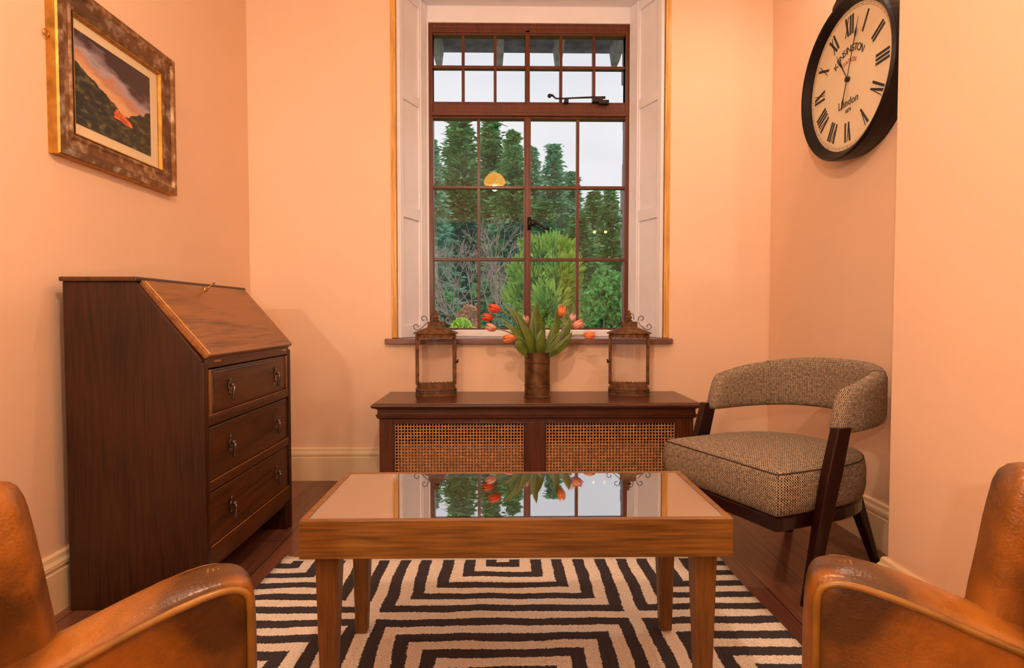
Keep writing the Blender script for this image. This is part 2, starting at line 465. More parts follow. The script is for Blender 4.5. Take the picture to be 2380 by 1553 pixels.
def tag(o, label, cat, group=None, kind=None):
    if label: o['label'] = label
    if cat: o['category'] = cat
    if group: o['group'] = group
    if kind: o['kind'] = kind
    return o
def thing(name, label, cat, loc=(0, 0, 0), rz=0, group=None):
    o = bpy.data.objects.new(name, None); COL.objects.link(o)
    o.location = loc; o.rotation_euler = (0, 0, rz); o.empty_display_size = 0.1
    return tag(o, label, cat, group)
def struct(o):
    o['kind'] = 'structure'; return o
def rect_ring(mb, x0, x1, z0, z1, w, y0, y1, wb=None):
    """a frame in the xz plane with mitre-free members"""
    wb = w if wb is None else wb
    mb.box(x0, x0 + w, y0, y1, z0, z1); mb.box(x1 - w, x1, y0, y1, z0, z1)
    mb.box(x0 + w, x1 - w, y0, y1, z1 - w, z1); mb.box(x0 + w, x1 - w, y0, y1, z0, z0 + wb)
def copy_tree(o, parent=None):
    c = o.copy(); COL.objects.link(c); c.parent = parent
    for ch in list(o.children): copy_tree(ch, c)
    return c

# ------------------------------------------------------------------ room shell
D = 3.16                # inner face of the window wall
XL, XR, XP, YP = -1.36, 1.46, 1.145, 1.69
OX0, OX1 = -0.597, 0.905      # window opening at the room side
WX0, WX1 = -0.456, 0.765      # at the frame side
WY = D + 0.30
YB = -2.4
CH = 2.95
b = MB(); b.box(XL - .2, XR + .2, YB, D + .1, -0.1, 0); struct(b.build('floor', M['floor']))
b = MB(); b.box(XL - .2, XR + .2, YB, D + .1, CH, CH + .1); struct(b.build('ceiling', M['ceiling']))
b = MB()
b.prism([(XL - .2, D), (OX0, D), (WX0, WY), (WX0, WY + .14), (XL - .2, WY + .14)], 0, CH)
b.prism([(OX1, D), (XR + .2, D), (XR + .2, WY + .14), (WX1, WY + .14), (WX1, WY)], 0, CH)
b.prism([(OX0, D), (OX1, D), (WX1, WY), (WX1, WY + .14), (WX0, WY + .14), (WX0, WY)], 0, 0.742)
b.prism([(OX0, D), (OX1, D), (WX1, WY), (WX1, WY + .14), (WX0, WY + .14), (WX0, WY)], 2.70, CH)
struct(b.build('wall_back', M['wall']))
b = MB(); b.box(XL - .2, XL, YB, D, 0, CH); struct(b.build('wall_left', M['wall']))
b = MB(); b.prism([(XR, D), (XR, YP), (XP, YP), (XP, YB), (XR + .2, YB), (XR + .2, D)][::-1], 0, CH)
struct(b.build('wall_right', M['wall'], bevel=0.006))
b = MB(); b.box(XL - .2, -1.10, YB - .15, YB, 0, CH); b.box(.95, XR + .2, YB - .15, YB, 0, CH); b.box(-1.10, .95, YB - .15, YB, 2.45, CH)  # wide rear opening put in to admit daylight fill
struct(b.build('wall_front', M['wall']))
w2_ = thing('fill_window', None, None, (0, 0, 0)); struct(w2_)  # unseen glazing added behind the camera for soft cool daylight
b = MB(); rect_ring(b, -1.10, .95, 0, 2.45, .06, YB - .11, YB - .05); b.box(-.10, -.05, YB - .11, YB - .05, .06, 2.39); b.build('window_frame', M['white'] , w2_)
b = MB(); b.box(-1.04, .89, YB - .082, YB - .078, .06, 2.39); b.build('pane', M['pane'], w2_)

# skirting boards: a moulded profile swept along each wall
def skirting(name, p0, p1, nrm, h=0.178):
    prof = [(0, 0), (0.020, 0), (0.020, h * .70), (0.016, h * .72), (0.016, h * .76), (0.020, h * .78), (0.019, h * .84), (0.013, h * .90), (0.011, h * .97), (0.006, h), (0, h)]
    b = MB(); r = []
    for p in (p0, p1):
        r.append([(p[0] + nrm[0] * a, p[1] + nrm[1] * a, z) for a, z in prof])
    b.rings(r)
    return struct(b.build(name, M['cream'], bevel=0.0))
skirting('baseboard_back', (XL, D), (XR, D), (0, -1))
skirting('baseboard_left', (XL, YB), (XL, D - .02), (1, 0))
skirting('baseboard_right', (XR, YP), (XR, D - .02), (-1, 0))
sp_ = [(0, 0), (0.020, 0), (0.020, .125), (0.016, .128), (0.016, .135), (0.020, .139), (0.019, .150), (0.013, .160), (0.011, .172), (0.006, .178), (0, .178)]
b = MB()
b.rings([[(XP - a, YB, z) for a, z in sp_], [(XP - a, YP + a, z) for a, z in sp_], [(XR, YP + a, z) for a, z in sp_]])
struct(b.build('baseboard_pier', M['cream']))

# ------------------------------------------------------------------ window
win = thing('window_1', None, None, (0, 0, 0)); struct(win)
ZB, ZT = 0.815, 2.600
FX0, FX1 = -0.432, 0.747
MX = 0.147
fy0, fy1 = WY - 0.02, WY + 0.05
b = MB(); rect_ring(b, FX0, FX1, ZB - .02, ZT, 0.026, fy0, fy1); 
b.box(FX0 + .026, FX1 - .026, fy0, fy1, 2.065, 2.135)
b.box(MX - .012, MX + .012, fy0 + .004, fy1, ZB, 2.065); b.box(MX - .014, MX + .014, fy0 + .002, fy1, 2.13, 2.56)
b.box(FX0 + .02, FX1 - .02, fy0 + .002, fy1, ZT - 0.055, ZT - 0.02)
b.build('window_frame', M['winwood'], win, bevel=0.003)
# ledge of the transom
b = MB(); b.box(FX0 + .02, FX1 - .02, fy0 - .012, fy0 + .01, 2.062, 2.082); b.build('transom_ledge', M['winwood'], win, bevel=0.003)
def sash(name, x0, x1, z0, z1, nx, nz, zs, bw=0.0085, fw=0.012):
    s = MB(); rect_ring(s, x0, x1, z0, z1, fw, fy0 + .006, fy1 - .01)
    o = s.build(name, M['winwood'], win, bevel=0.002)
    g = MB()
    for i in range(1, nx):
        x = x0 + (x1 - x0) * i / nx
        g.box(x - bw, x + bw, fy0 + .012, fy1 - .02, z0 + fw, z1 - fw)
    for z in zs:
        g.box(x0 + fw, x1 - fw, fy0 + .010, fy1 - .022, z - bw, z + bw)
    g.build('glazing_bar', M['winwood'], o, bevel=0.002)
    p = MB(); p.box(x0 + fw * .6, x1 - fw * .6, fy0 + .030, fy0 + .033, z0 + fw * .6, z1 - fw * .6)
    p.build('pane', M['pane'], o)
    return o
sash('casement', FX0 + .012, MX - .008, ZB - .006, 2.063, 2, 3, [1.652, 1.228])
sash('casement', MX + .008, FX1 - .012, ZB - .006, 2.063, 2, 3, [1.652, 1.228])
sash('top_light', FX0 + .014, MX - .002, 2.135, 2.545, 3, 2, [2.350])
sash('top_light', MX + .002, FX1 - .014, 2.135, 2.545, 3, 2, [2.350])
# catch and stay
b = MB()
hy = fy0 - .02
b.box(MX + .0, MX + .022, fy0 - .006, fy0 + .008, 1.40, 1.475)
b.ball((MX + .030, hy - .006, 1.437), .022, 12, 8)
b.tube([(MX + .02, hy, 1.445), (MX + .045, hy - .02, 1.440), (MX + .075, hy - .022, 1.423), (MX + .10, hy - .022, 1.405), (MX + .125, hy - .022, 1.402)], [.010, .009, .008, .008, .011], 8)
b.build('window_catch', M['iron'], win, smooth=True)
b = MB()
b.tube([(.272, hy, 2.175), (.29, hy, 2.178), (.31, hy, 2.160), (.335, hy, 2.158), (.42, hy, 2.163), (.52, hy, 2.167), (.60, hy, 2.166)], [.011, .007, .005, .005, .005, .006, .008], 8)
b.ball((.274, hy, 2.174), .012, 10, 6)
b.box(.525, .585, hy - .008, fy0 + .01, 2.140, 2.168); b.box(.36, .385, hy - .008, fy0 + .01, 2.135, 2.155)
b.box(.56, .62, hy - .012, fy0 + .01, 2.128, 2.150)
b.build('window_stay', M['iron'], win, smooth=False, bevel=.002)
# sill board and cream bottom lining
b = MB()
b.hexa([(-.633, D - .035, .742), (.923, D - .035, .742), (.923, D, .742), (-.633, D, .742)], [(-.633, D - .035, .771), (.923, D - .035, .771), (.923, D, .773), (-.633, D, .773)])
b.hexa([(OX0 + .004, D, .7425), (OX1 - .004, D, .7425), (WX1 - .002, WY - .002, .7425), (WX0 + .002, WY - .002, .7425)],
       [(OX0 + .004, D, .773), (OX1 - .004, D, .773), (WX1 - .002, WY - .002, .773), (WX0 + .002, WY - .002, .773)])
b.build('window_sill', M['sill'], win, bevel=.004)
b = MB(); b.box(WX0 + .002, WX1 - .002, WY - .075, WY - .022, .773, .800); b.box(WX0 + .002, WX1 - .002, WY - .05, WY - .022, .80, .812)
b.build('sill_lining', M['white'], win, bevel=.004)
b = MB(); b.box(WX0, FX0 + .002, WY - .03, WY + .05, .773, 2.70); b.box(FX1 - .002, WX1, WY - .03, WY + .05, .773, 2.70)
b.box(FX0, FX1, WY - .03, WY + .05, ZT - .004, 2.70)
b.build('window_lining', M['white'], win, bevel=.003)
b = MB(); b.hexa([(OX0 + .02, D + .005, 2.69), (OX1 - .02, D + .005, 2.69), (WX1 + .01, WY - .03, 2.69), (WX0 - .01, WY - .03, 2.69)],
                 [(OX0 + .02, D + .005, 2.70), (OX1 - .02, D + .005, 2.70), (WX1 + .01, WY - .03, 2.70), (WX0 - .01, WY - .03, 2.70)])
struct(b.build('trim_1', M['white']))
# shutter panelling on the splayed reveals, gilt pine strips at their room edge
def reveal(name, p0, p1, sgn):
    p0, p1 = Vector(p0), Vector(p1)
    d = (p1 - p0); L = d.length; d.normalize()
    nrm = Vector((d.y, -d.x)) * sgn
    b = MB()
    def slab(u0, u1, z0, z1, t0, t1):
        q = [p0 + d * u0 + nrm * t0, p0 + d * u1 + nrm * t0, p0 + d * u1 + nrm * t1, p0 + d * u0 + nrm * t1]
        if sgn < 0: q = q[::-1]
        b.hexa([(a.x, a.y, z0) for a in q], [(a.x, a.y, z1) for a in q])
    slab(0.0, L - .004, .774, 2.689, 0.001, 0.010)
    zr = [.774, .845, 1.435, 1.50, 2.075, 2.13, 2.63, 2.689]
    slab(0, .035, .774, 2.689, .010, .022); slab(L - .085, L - .004, .774, 2.689, .010, .020)
    slab(L - .075, L - .060, .774, 2.689, .020, .026)
    for i in (0, 2, 4, 6): slab(.035, L - .085, zr[i], zr[i + 1], .010, .021)
    struct(b.build(name, M['white'], bevel=.004))
reveal('trim_2', (OX0 + .026, D + .012), (WX0, WY - .03), 1)
reveal('trim_3', (OX1 - .026, D + .012), (WX1, WY - .03), -1)
for nm, x0, x1 in (('trim_4', OX0 - .002, OX0 + .026), ('trim_5', OX1 - .026, OX1 + .002)):
    b = MB(); b.box(x0, x1, D - .008, D + .014, .774, 2.70); m_ = (x0 + x1) / 2
    b.box(m_ - .005, m_ + .005, D - .012, D - .006, .774, 2.70); struct(b.build(nm, M['gilt'], bevel=.003))

# ------------------------------------------------------------------ outside
b = MB(); b.box(-60, 60, WY + .3, 90, -1.6, -1.5); struct(b.build('garden_ground', M['lawn']))
# eaves outside the window head, with rafter tails
ev = thing('eaves', None, None); struct(ev)
b = MB(); b.box(-1.2, 1.6, WY + .14, WY + .80, 2.79, 2.95); b.box(-1.2, 1.6, WY + .74, WY + .84, 2.805, 2.86)
b.build('fascia', M['eaves'], ev, bevel=.01)
for x in (-.445, -.02, .39, .79):
    b = MB(); y1 = WY + .70
    b.hexa([(x - .022, y1 - .10, 2.655), (x + .022, y1 - .10, 2.655), (x + .022, y1, 2.655), (x - .022, y1, 2.655)],
           [(x - .035, y1 - .45, 2.82), (x + .035, y1 - .45, 2.82), (x + .035, y1 + .04, 2.82), (x - .035, y1 + .04, 2.82)])
    b.build('rafter_tail', M['stone'], ev, bevel=.006)
# rough stone jamb outside, right of the window
b = MB(); z = .6
while z < 2.75:
    h = random.uniform(.09, .2); w = random.uniform(0, .018)
    b.box(.775 - w, .95, WY + .142, WY + .30, z, z + h - .008); z += h
struct(b.build('trim_6', M['stone'], bevel=.008))

def quad(b, c, s, dirv=None, ratio=.5):
    d = Vector(dirv) if dirv is not None else Vector((random.gauss(0, 1), random.gauss(0, 1), random.gauss(0, 1)))
    d.normalize(); u = d.cross(Vector((random.gauss(0, 1), random.gauss(0, 1), random.gauss(0, 1))))
    if u.length < 1e-4: return
    u.normalize(); c = Vector(c)
    b.add([c - d * s - u * s * ratio * .3, c - u * s * ratio, c + d * s, c + u * s * ratio], [(0, 1, 2, 3)])
def conifer_mesh(seed, H=10.0, W=1.5):
    random.seed(seed); b = MB(); t = MB()
    t.tube([(0, 0, 0), (random.uniform(-.1, .1), 0, H * .5), (0, 0, H * .98)], [.20, .11, .02], 8)
    n = 84
    for i in range(n):
        z = H * (.05 + .95 * i / n); k = 1 - (z / H); r = W * k ** .85 * (1 + .16 * math.sin(i * 1.1 + seed)) * random.uniform(.72, 1.12) + .05
        for j in range(18):
            a = random.uniform(0, 2 * PI); rr = r * random.uniform(.55, 1.12)
            dr = rr * .25
            m_ = 4 + 7 * rr
            for q in range(int(m_)):
                f = 1 - .75 * ((q + random.random()) / m_) ** 1.3
                p = Vector((math.cos(a) * rr * f, math.sin(a) * rr * f, z + .10 * rr * f - dr * f * f))
                p += Vector((random.gauss(0, .09), random.gauss(0, .09), random.gauss(0, .05)))
                quad(b, p, random.uniform(.06, .16), (math.cos(a), math.sin(a), random.uniform(-.7, .5)), .45)
    return t, b
protos = []
for sd in (11, 12, 13):
    t, b = conifer_mesh(sd)
    protos.append((t, b))
def make_conifer(k, material):
    t, b = protos[k]
    r = thing('conifer_tree', 'x', 'tree')
    t.build('trunk', M['bark'], r, smooth=True)
    b.build('foliage', material, r)
    return r
conifer_roots = {}
# x at 1350 px focal: (px, top y px, distance, half width px, mesh, material, label)
trees = [
    (1072, 268, 30, 62, 0, 'conifer', 'tallest conifer in the wood, broad dark green crown at the left of the left casement'),
    (1142, 278, 34, 52, 1, 'conifer', 'tall conifer just right of the tallest one, top under the transom'),
    (1192, 308, 27, 48, 2, 'conifer', 'conifer with a stepped crown nearest the left of the central mullion'),
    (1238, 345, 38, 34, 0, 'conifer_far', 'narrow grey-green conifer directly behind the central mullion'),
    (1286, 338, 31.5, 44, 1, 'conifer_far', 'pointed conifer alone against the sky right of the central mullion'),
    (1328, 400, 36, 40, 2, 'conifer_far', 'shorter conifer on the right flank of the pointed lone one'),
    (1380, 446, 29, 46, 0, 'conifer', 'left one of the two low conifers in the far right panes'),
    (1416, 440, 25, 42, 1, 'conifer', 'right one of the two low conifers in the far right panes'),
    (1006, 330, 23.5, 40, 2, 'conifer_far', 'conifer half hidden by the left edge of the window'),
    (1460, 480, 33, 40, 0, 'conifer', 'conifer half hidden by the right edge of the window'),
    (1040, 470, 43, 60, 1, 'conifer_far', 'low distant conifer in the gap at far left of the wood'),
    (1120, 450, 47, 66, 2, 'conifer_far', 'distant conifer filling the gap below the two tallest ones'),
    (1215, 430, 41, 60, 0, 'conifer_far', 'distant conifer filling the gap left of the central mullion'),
    (1262, 470, 21.5, 54, 1, 'conifer', 'nearer low conifer just right of the window catch'),
    (1345, 500, 20, 56, 2, 'conifer', 'nearer low conifer above the yellow-green bush'),
]
for i, (px, py, Y, hw, k, mt_, lb) in enumerate(trees):
    key = (k, mt_)
    if key not in conifer_roots:
        r = conifer_roots[key] = make_conifer(k, M[mt_])
    else:
        r = copy_tree(conifer_roots[key])
    zt = .9 + (732 - py) * Y / 1350.0
    Ht = zt + 1.5
    r.location = ((px - 1168) * Y / 1350.0, Y, -1.5)
    r.scale = (hw * Y / 1350.0 / .66, hw * Y / 1350.0 / .66, Ht / 10.0)
    r.rotation_euler = (0, 0, i * 1.3)
    r['label'] = lb; r['group'] = 'conifers of the wood beyond the garden'

def bush(name, label, px, py, Y, rw, H, m_, n=3500, leaf=.06, seed=1, spiky=False, cat='bush'):
    random.seed(seed); z1 = .9 + (732 - py) * Y / 1350.0
    x = (px - 1168) * Y / 1350.0; W = rw * Y / 1350.0
    base = -1.5; H = z1 - base
    r = thing(name, label, cat, (x, Y, base))
    t = MB(); b = MB()
    for j in range(7):
        a = j * .9; t.tube([(0.05 * math.cos(a), .05 * math.sin(a), 0), (W * .3 * math.cos(a), W * .3 * math.sin(a), H * .45), (W * .5 * math.cos(a), W * .5 * math.sin(a), H * .8)], [.05, .03, .01], 6)
    blobs = []
    for j in range(26):
        a = random.uniform(0, 2 * PI); f = math.sqrt(random.random()); zz = random.uniform(.12, .9)
        k = math.sqrt(max(0.05, 1 - (zz * 1.05 - .35) ** 2 / .55))
        q_ = W * random.uniform(.26, .42); zc = H - q_ - (H - q_) * (1 - zz / .9) * min(1, 2.6 * W / H)
        blobs.append((Vector((math.cos(a) * W * .72 * f * k, math.sin(a) * W * .72 * f * k, zc)), q_))
    if spiky:
        for j in range(60):
            a = random.uniform(0, 2 * PI); zz = H * random.uniform(.35, .93); k = math.sqrt(max(.1, 1 - (zz / H - .35) ** 2 / .5)) * W * .75
            p0 = Vector((math.cos(a) * k, math.sin(a) * k, zz)); dd = Vector((math.cos(a) * .55, math.sin(a) * .55, 1)).normalized(); LL = W * random.uniform(.35, .6)
            for q in range(110):
                f = random.random(); ww = .085 * (1 - f) + .01
                p = p0 + dd * LL * f + Vector((random.gauss(0, ww), random.gauss(0, ww), random.gauss(0, ww)))
                quad(b, p, leaf * random.uniform(.5, 1.0), dd + Vector((random.gauss(0, .6), random.gauss(0, .6), random.gauss(0, .3))), .35)
    for j in range(n):
        c, q = blobs[j % len(blobs)]
        v = Vector((random.gauss(0, 1), random.gauss(0, 1), random.gauss(0, 1))).normalized()
        p = c + v * q * random.uniform(.75, 1.08)
        if spiky: quad(b, p + v * .06, leaf * random.uniform(.8, 1.9), v + Vector((0, 0, .7)), .28)
        else: quad(b, p, leaf * random.uniform(.7, 1.4), v + Vector((random.gauss(0, .5), random.gauss(0, .5), random.gauss(0, .5))), .6)
    t.build('trunk', M['bark'], r, smooth=True)
    b.build('foliage', M[m_], r)
    return r
bush('yew_bush', 'large yellow-green feathery bush filling the panes right of the central mullion', 1270, 545, 11, 85, 0, 'yew', 9000, .075, 2, True)
bush('garden_shrub', 'bright green leafy shrub at the lower right corner of the window', 1405, 625, 10, 65, 0, 'laurel', 6000, .055, 3)
bush('garden_shrub', 'dark green shrub below the red-twigged bare tree, left of the yellow-green bush', 1140, 655, 15, 80, 0, 'laurel', 5000, .08, 4)
bush('garden_shrub', 'russet shrub seen just above the left lantern and lime shrub', 1088, 708, 9.5, 30, 0, 'russet', 4500, .03, 5)
bush('garden_shrub', 'pale green shrub behind the leftmost tulips', 1172, 705, 9.5, 34, 0, 'glaucous', 4500, .03, 6)
bush('garden_shrub', 'low lime-green shrub at the foot of the left casement', 1080, 738, 8.5, 52, 0, 'lime', 6000, .03, 7)
bush('garden_shrub', 'dark green shrub in the bottom left corner of the window', 1030, 680, 16, 50, 0, 'laurel', 4000, .08, 8)

# bare tree with reddish twigs
random.seed(21)
bt = thing('bare_tree', 'bare winter tree with a rounded crown of reddish twigs left of the mullion', 'tree', ((1112 - 1168) * 14 / 1350.0, 14, -1.5))
t = MB(); tw = MB()
def grow(p, d, L, r, depth):
    q = p + d * L
    (t if depth < 3 else tw).tube([p, (p + q) / 2 + Vector((random.gauss(0, .03), random.gauss(0, .03), 0)) * L, q], [r, r * .8, r * .62], 5 if depth < 3 else 3, cap=False)
    if depth >= 6: return
    for i in range(3 if depth < 5 else 4):
        nd = (d + Vector((random.gauss(0, .5), random.gauss(0, .5), random.gauss(.12, .30)))).normalized()
        grow(q, nd, L * random.uniform(.62, .86), max(.006, r * .6), depth + 1)
for i in range(4):
    a = i * 1.6 + .4
    grow(Vector((0, 0, .3)), Vector((math.cos(a) * .45, math.sin(a) * .45, 1)).normalized(), 1.35, .07, 1)
t.tube([(0, 0, 0), (0, 0, .5)], [.11, .09], 8)
t.build('trunk', M['bark'], bt); tw.build('twigs', M['twig'], bt)
bt.scale = (.85, .85, 1.0)
random.seed(5)
# ------------------------------------------------------------------ rug
b = MB(); nx, ny = 60, 90
x0, x1, y0, y1 = -.80, .80, -.45, 2.105
vs = []
for j in range(ny + 1):
    for i in range(nx + 1):
        u, v = i / nx, j / ny; y = y0 + (y1 - y0) * v
        x = x0 + (x1 - x0) * u
        if j == ny: y += .004 * math.sin(u * 40) 
        x += .006 * math.sin(y * 9) * (abs(u - .5) * 2)
        z = .009 + .0015 * math.sin(x * 12) * math.sin(y * 9)
        vs.append((x, y + .03 * max(0, .04 - u) / .04 * (1 if j > ny - 4 else 0), z))
fs = [(j * (nx + 1) + i, j * (nx + 1) + i + 1, (j + 1) * (nx + 1) + i + 1, (j + 1) * (nx + 1) + i) for j in range(ny) for i in range(nx)]
b.add(vs, fs)
rug = b.build('rug', M['rug'], smooth=True)
sm = rug.modifiers.new('thick', 'SOLIDIFY'); sm.thickness = .007; sm.offset = -1
tag(rug, 'black and cream flatweave rug of nested rectangles under the coffee table', 'rug')
hm = MB(); hm.tube([(x0 + (x1 - x0) * i / 30, y1 + .004 * math.sin(i / 30 * 40) + .003, .007) for i in range(31)], .006, 6)
hm.build('hem', plain('cream_hem', (.62, .50, .38), .9, bump=.4, bscale=200), rug, smooth=True)

# ------------------------------------------------------------------ coffee table
tx0, tx1, ty0, ty1, th = -.446, .511, 1.262, 1.655, .45
ct = thing('coffee_table', 'rectangular brown oak coffee table with an inset glass top on the rug', 'table', ((tx0 + tx1) / 2, (ty0 + ty1) / 2, 0.0115))
hw, hd = (tx1 - tx0) / 2, (ty1 - ty0) / 2
th -= .0115
b = MB(); w = .016
b.box(-hw, hw, -hd, -hd + w, th - .086, th); b.box(-hw, hw, hd - w, hd, th - .086, th)
b.box(-hw, -hw + w, -hd + w, hd - w, th - .086, th); b.box(hw - w, hw, -hd + w, hd - w, th - .086, th)
b.build('apron', M['table'], ct, bevel=.002)
b = MB(); b.box(-hw + w, hw - w, -hd + w, hd - w, th - .03, th - .008); b.build('table_top', M['table_top'], ct)
b = MB(); b.box(-hw + w + .001, hw - w - .001, -hd + w + .001, hd - w - .001, th - .007, th - .001); b.build('glass_top', M['tableglass'], ct)
for sx in (-1, 1):
    for sy in (-1, 1):
        b = MB(); cx, cy = sx * (hw - .055), sy * (hd - .042)
        def sq(c, h, z): return [(c[0] - h, c[1] - h, z), (c[0] + h, c[1] - h, z), (c[0] + h, c[1] + h, z), (c[0] - h, c[1] + h, z)]
        b.hexa(sq((cx + sx * .004, cy), .016, 0), sq((cx, cy), .026, th - .086)); b.box(cx - .026, cx + .026, cy - .024, cy + .024, th - .086, th - .03)
        b.build('leg', M['table_z'], ct, bevel=.003)

# ------------------------------------------------------------------ bureau
bx0, bx1, by0, by1 = -1.315, -.902, 1.76, 2.475
bu = thing('writing_bureau', 'dark oak slant-front writing bureau with three drawers against the left wall', 'bureau', (0, 0, 0))
ps = [(bx0, 0), (bx0, 1.0), (-1.098, 1.0), (bx1 - .006, .765), (bx1 - .006, 0.0)]
for y in (by0, by1 - .02):
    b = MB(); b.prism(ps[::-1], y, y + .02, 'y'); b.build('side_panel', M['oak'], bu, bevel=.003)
b = MB(); b.box(bx0, bx0 + .012, by0 + .02, by1 - .02, .08, .995); b.build('back_panel', M['oak'], bu)
b = MB(); b.box(bx0 - .004, -1.088, by0 - .010, by1 + .010, 1.0, 1.014); b.build('top_board', M['oak_y'], bu, bevel=.004)
# interior floor under the flap + rails
fx = bx1
b = MB()
for z0, z1 in ((.735, .765), (.556, .586), (.352, .380), (.118, .176)):
    b.box(fx - .30 if z0 > .6 else fx - .03, fx, by0 + .02, by1 - .02, z0, z1)
b.box(bx0 + .02, fx - .01, by0 + .02, by1 - .02, .10, .115)
b.build('rail', M['oak_y'], bu, bevel=.003)
b = MB()
for y0_, y1_ in ((by0, by0 + .026), (by1 - .026, by1)):
    b = MB(); b.box(fx - .01, fx + .002, y0_, y1_, 0, .755)
    b.build('stile', M['oak'], bu, bevel=.003)
# feet brackets seen at the far front corner
for y_ in (by1 - .05, by0 + .02):
    b = MB(); b.box(fx - .10, fx - .004, y_, y_ + .03, 0, .12); b.build('foot', M['oak'], bu, bevel=.003)
# flap
def tf(s, q, off):      # s along slope from bottom, off = outward
    a = Vector((bx1 + .006, 0, .770)); c = Vector((-1.094, 0, 1.0)); d = (c - a); L = d.length; d.normalize(); nn = Vector((-d.z, 0, d.x)); nn = Vector((d.z, 0, -d.x)) if nn.x < 0 else nn
    p = a + d * (s * L) + nn * off; return (p.x, q, p.z)
b = MB(); y0_, y1_ = by0 + .012, by1 - .002
b.hexa([tf(0, y0_, -.010), tf(1, y0_, -.010), tf(1, y1_, -.010), tf(0, y1_, -.010)][::-1], [tf(0, y0_, .010), tf(1, y0_, .010), tf(1, y1_, .010), tf(0, y1_, .010)][::-1])
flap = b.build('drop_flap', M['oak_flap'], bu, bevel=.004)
b = MB(); b.hexa([tf(.02, y0_ + .010, .010), tf(.98, y0_ + .010, .010), tf(.98, y0_ + .013, .010), tf(.02, y0_ + .013, .010)][::-1], [tf(.02, y0_ + .010, .0115), tf(.98, y0_ + .010, .0115), tf(.98, y0_ + .013, .0115), tf(.02, y0_ + .013, .0115)][::-1])
b.build('inlay_line', M['gilt'], flap)
k = tf(.93, (by0 + by1) / 2 + .0, .012)
b = MB(); b.tube([(k[0], k[1], k[2]), (k[0] + .018, k[1], k[2] + .012)], .003, 6); 
b.tube([(k[0] + .022 + .009 * math.cos(a * PI / 5), k[1] + .010 * math.sin(a * PI / 5), k[2] + .018 + .006 * math.cos(a * PI / 5)) for a in range(10)], .0022, 6, closed=True)
b.box(k[0] - .004, k[0] + .004, k[1] - .012, k[1] + .012, k[2] - .010, k[2] + .008)
b.build('key', M['brass'], flap, smooth=True)
for yy in (by0 + .07, by1 - .09):
    b = MB(); b.box(fx - .002, fx + .004, yy, yy + .035, .752, .758); b.build('hinge', M['brass'], bu)
# drawers
def pull(par, y, z):
    x = fx + .002
    b = MB(); pts = [(0, .030), (.008, .022), (.006, .014), (.013, .006), (.012, -.008), (.006, -.014), (.009, -.022), (0, -.030)]
    poly = [(p, q) for p, q in pts] + [(-p, q) for p, q in pts[1:-1][::-1]]
    n = len(poly)
    b.prism([(y + p, z + q) for p, q in poly][::-1], x, x + .003, 'x')
    b.ball((x + .010, y, z + .004), .0075, 10, 6)
    pl = b.build('pull_plate', M['bronze'], par, bevel=.001)
    h = MB(); h.tube([(x + .013, y, z + .004), (x + .016, y, z - .008), (x + .013, y, z - .022), (x + .011, y, z - .040), (x + .011, y, z - .046)], [.003, .005, .0035, .006, .003], 8)
    h.build('drop_handle', M['bronze'], pl, smooth=True)
for i, (z0, z1, py_) in enumerate(((.590, .731, .665), (.384, .552, .475), (.180, .348, .270))):
    b = MB(); y0_, y1_ = by0 + .030, by1 - .030
    rec = .004
    b.box(fx - .03, fx - rec, y0_, y1_, z0, z1)
    if i == 0: b.box(fx - .03, fx, y0_ + .03, y1_ - .03, z0 + .008, z1 - .008)
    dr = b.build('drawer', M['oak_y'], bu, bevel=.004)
    mo = MB()
    if i == 0:
        for ya in (y0_ + .006, y1_ - .018):
            mo.box(fx - rec, fx + .001, ya, ya + .005, z0, z1); mo.box(fx - rec, fx + .001, ya + .008, ya + .013, z0, z1)
    mo.box(fx - rec, fx + .002, y0_, y1_, z0 - .003, z0 + .001)
    mo.build('bead', M['oak_flap'], dr, bevel=.001)
    for yy in (by0 + .165, by1 - .165): pull(dr, yy, py_)

# ------------------------------------------------------------------ radiator cover
RY0, RY1, RZ = 2.735, D - .002, .482
rc = thing('radiator_cover', 'dark wood radiator cover with two woven cane panels under the window', 'radiator cover', (.16, (RY0 + RY1) / 2, 0))
ox, oy = .16, (RY0 + RY1) / 2
def lx(x): return x - ox
b = MB()
# moulded top: stacked profile steps
y0_, y1_ = RY0 - oy, RY1 - oy
prof = [(.000, .482), (.0, .478), (.010, .474), (.012, .468), (.006, .460), (-.006, .456), (-.010, .452)]
rg = []
for o_, z in prof[::-1]:
    rg.append([(lx(-.610) - o_, y0_ - o_, z), (lx(.940) + o_, y0_ - o_, z), (lx(.940) + o_, y1_, z), (lx(-.610) - o_, y1_, z)])
b.rings(rg)
b.build('top_board', M['mahog'], rc, bevel=.002)
b = MB(); rg = []
for o_, z in [(-.022, .405), (-.012, .412), (-.012, .418), (-.008, .424), (-.016, .430), (-.016, .452)]:
    rg.append([(lx(-.610) - o_, y0_ - o_, z), (lx(.940) + o_, y0_ - o_, z), (lx(.940) + o_, y1_, z), (lx(-.610) - o_, y1_, z)])
b.rings(rg); b.build('moulding', M['mahog'], rc, bevel=.001)
X0, X1 = lx(-.588), lx(.918)
for xa in (X0, X1 - .02):
    b = MB(); b.box(xa, xa + .02, y0_ + .045, y1_, 0, .41); b.build('side_panel', M['mahog_z'], rc, bevel=.002)
b = MB(); b.box(X0 + .02, X1 - .02, y1_ - .012, y1_ - .002, 0, .45); b.build('back_panel', M['oak'], rc)  # dark sheet added to stand in for shade behind the cane holes
P1, P2, P3, P4 = lx(-.522), lx(.108), lx(.202), lx(.835)
fy = y0_ + .028
b = MB()
b.box(X0, P1, fy, fy + .022, 0, .405); b.box(P4, X1, fy, fy + .022, 0, .405); b.box(P2, P3, fy, fy + .022, .05, .388)
b.box(P1, P4, fy, fy + .022, .388, .405)
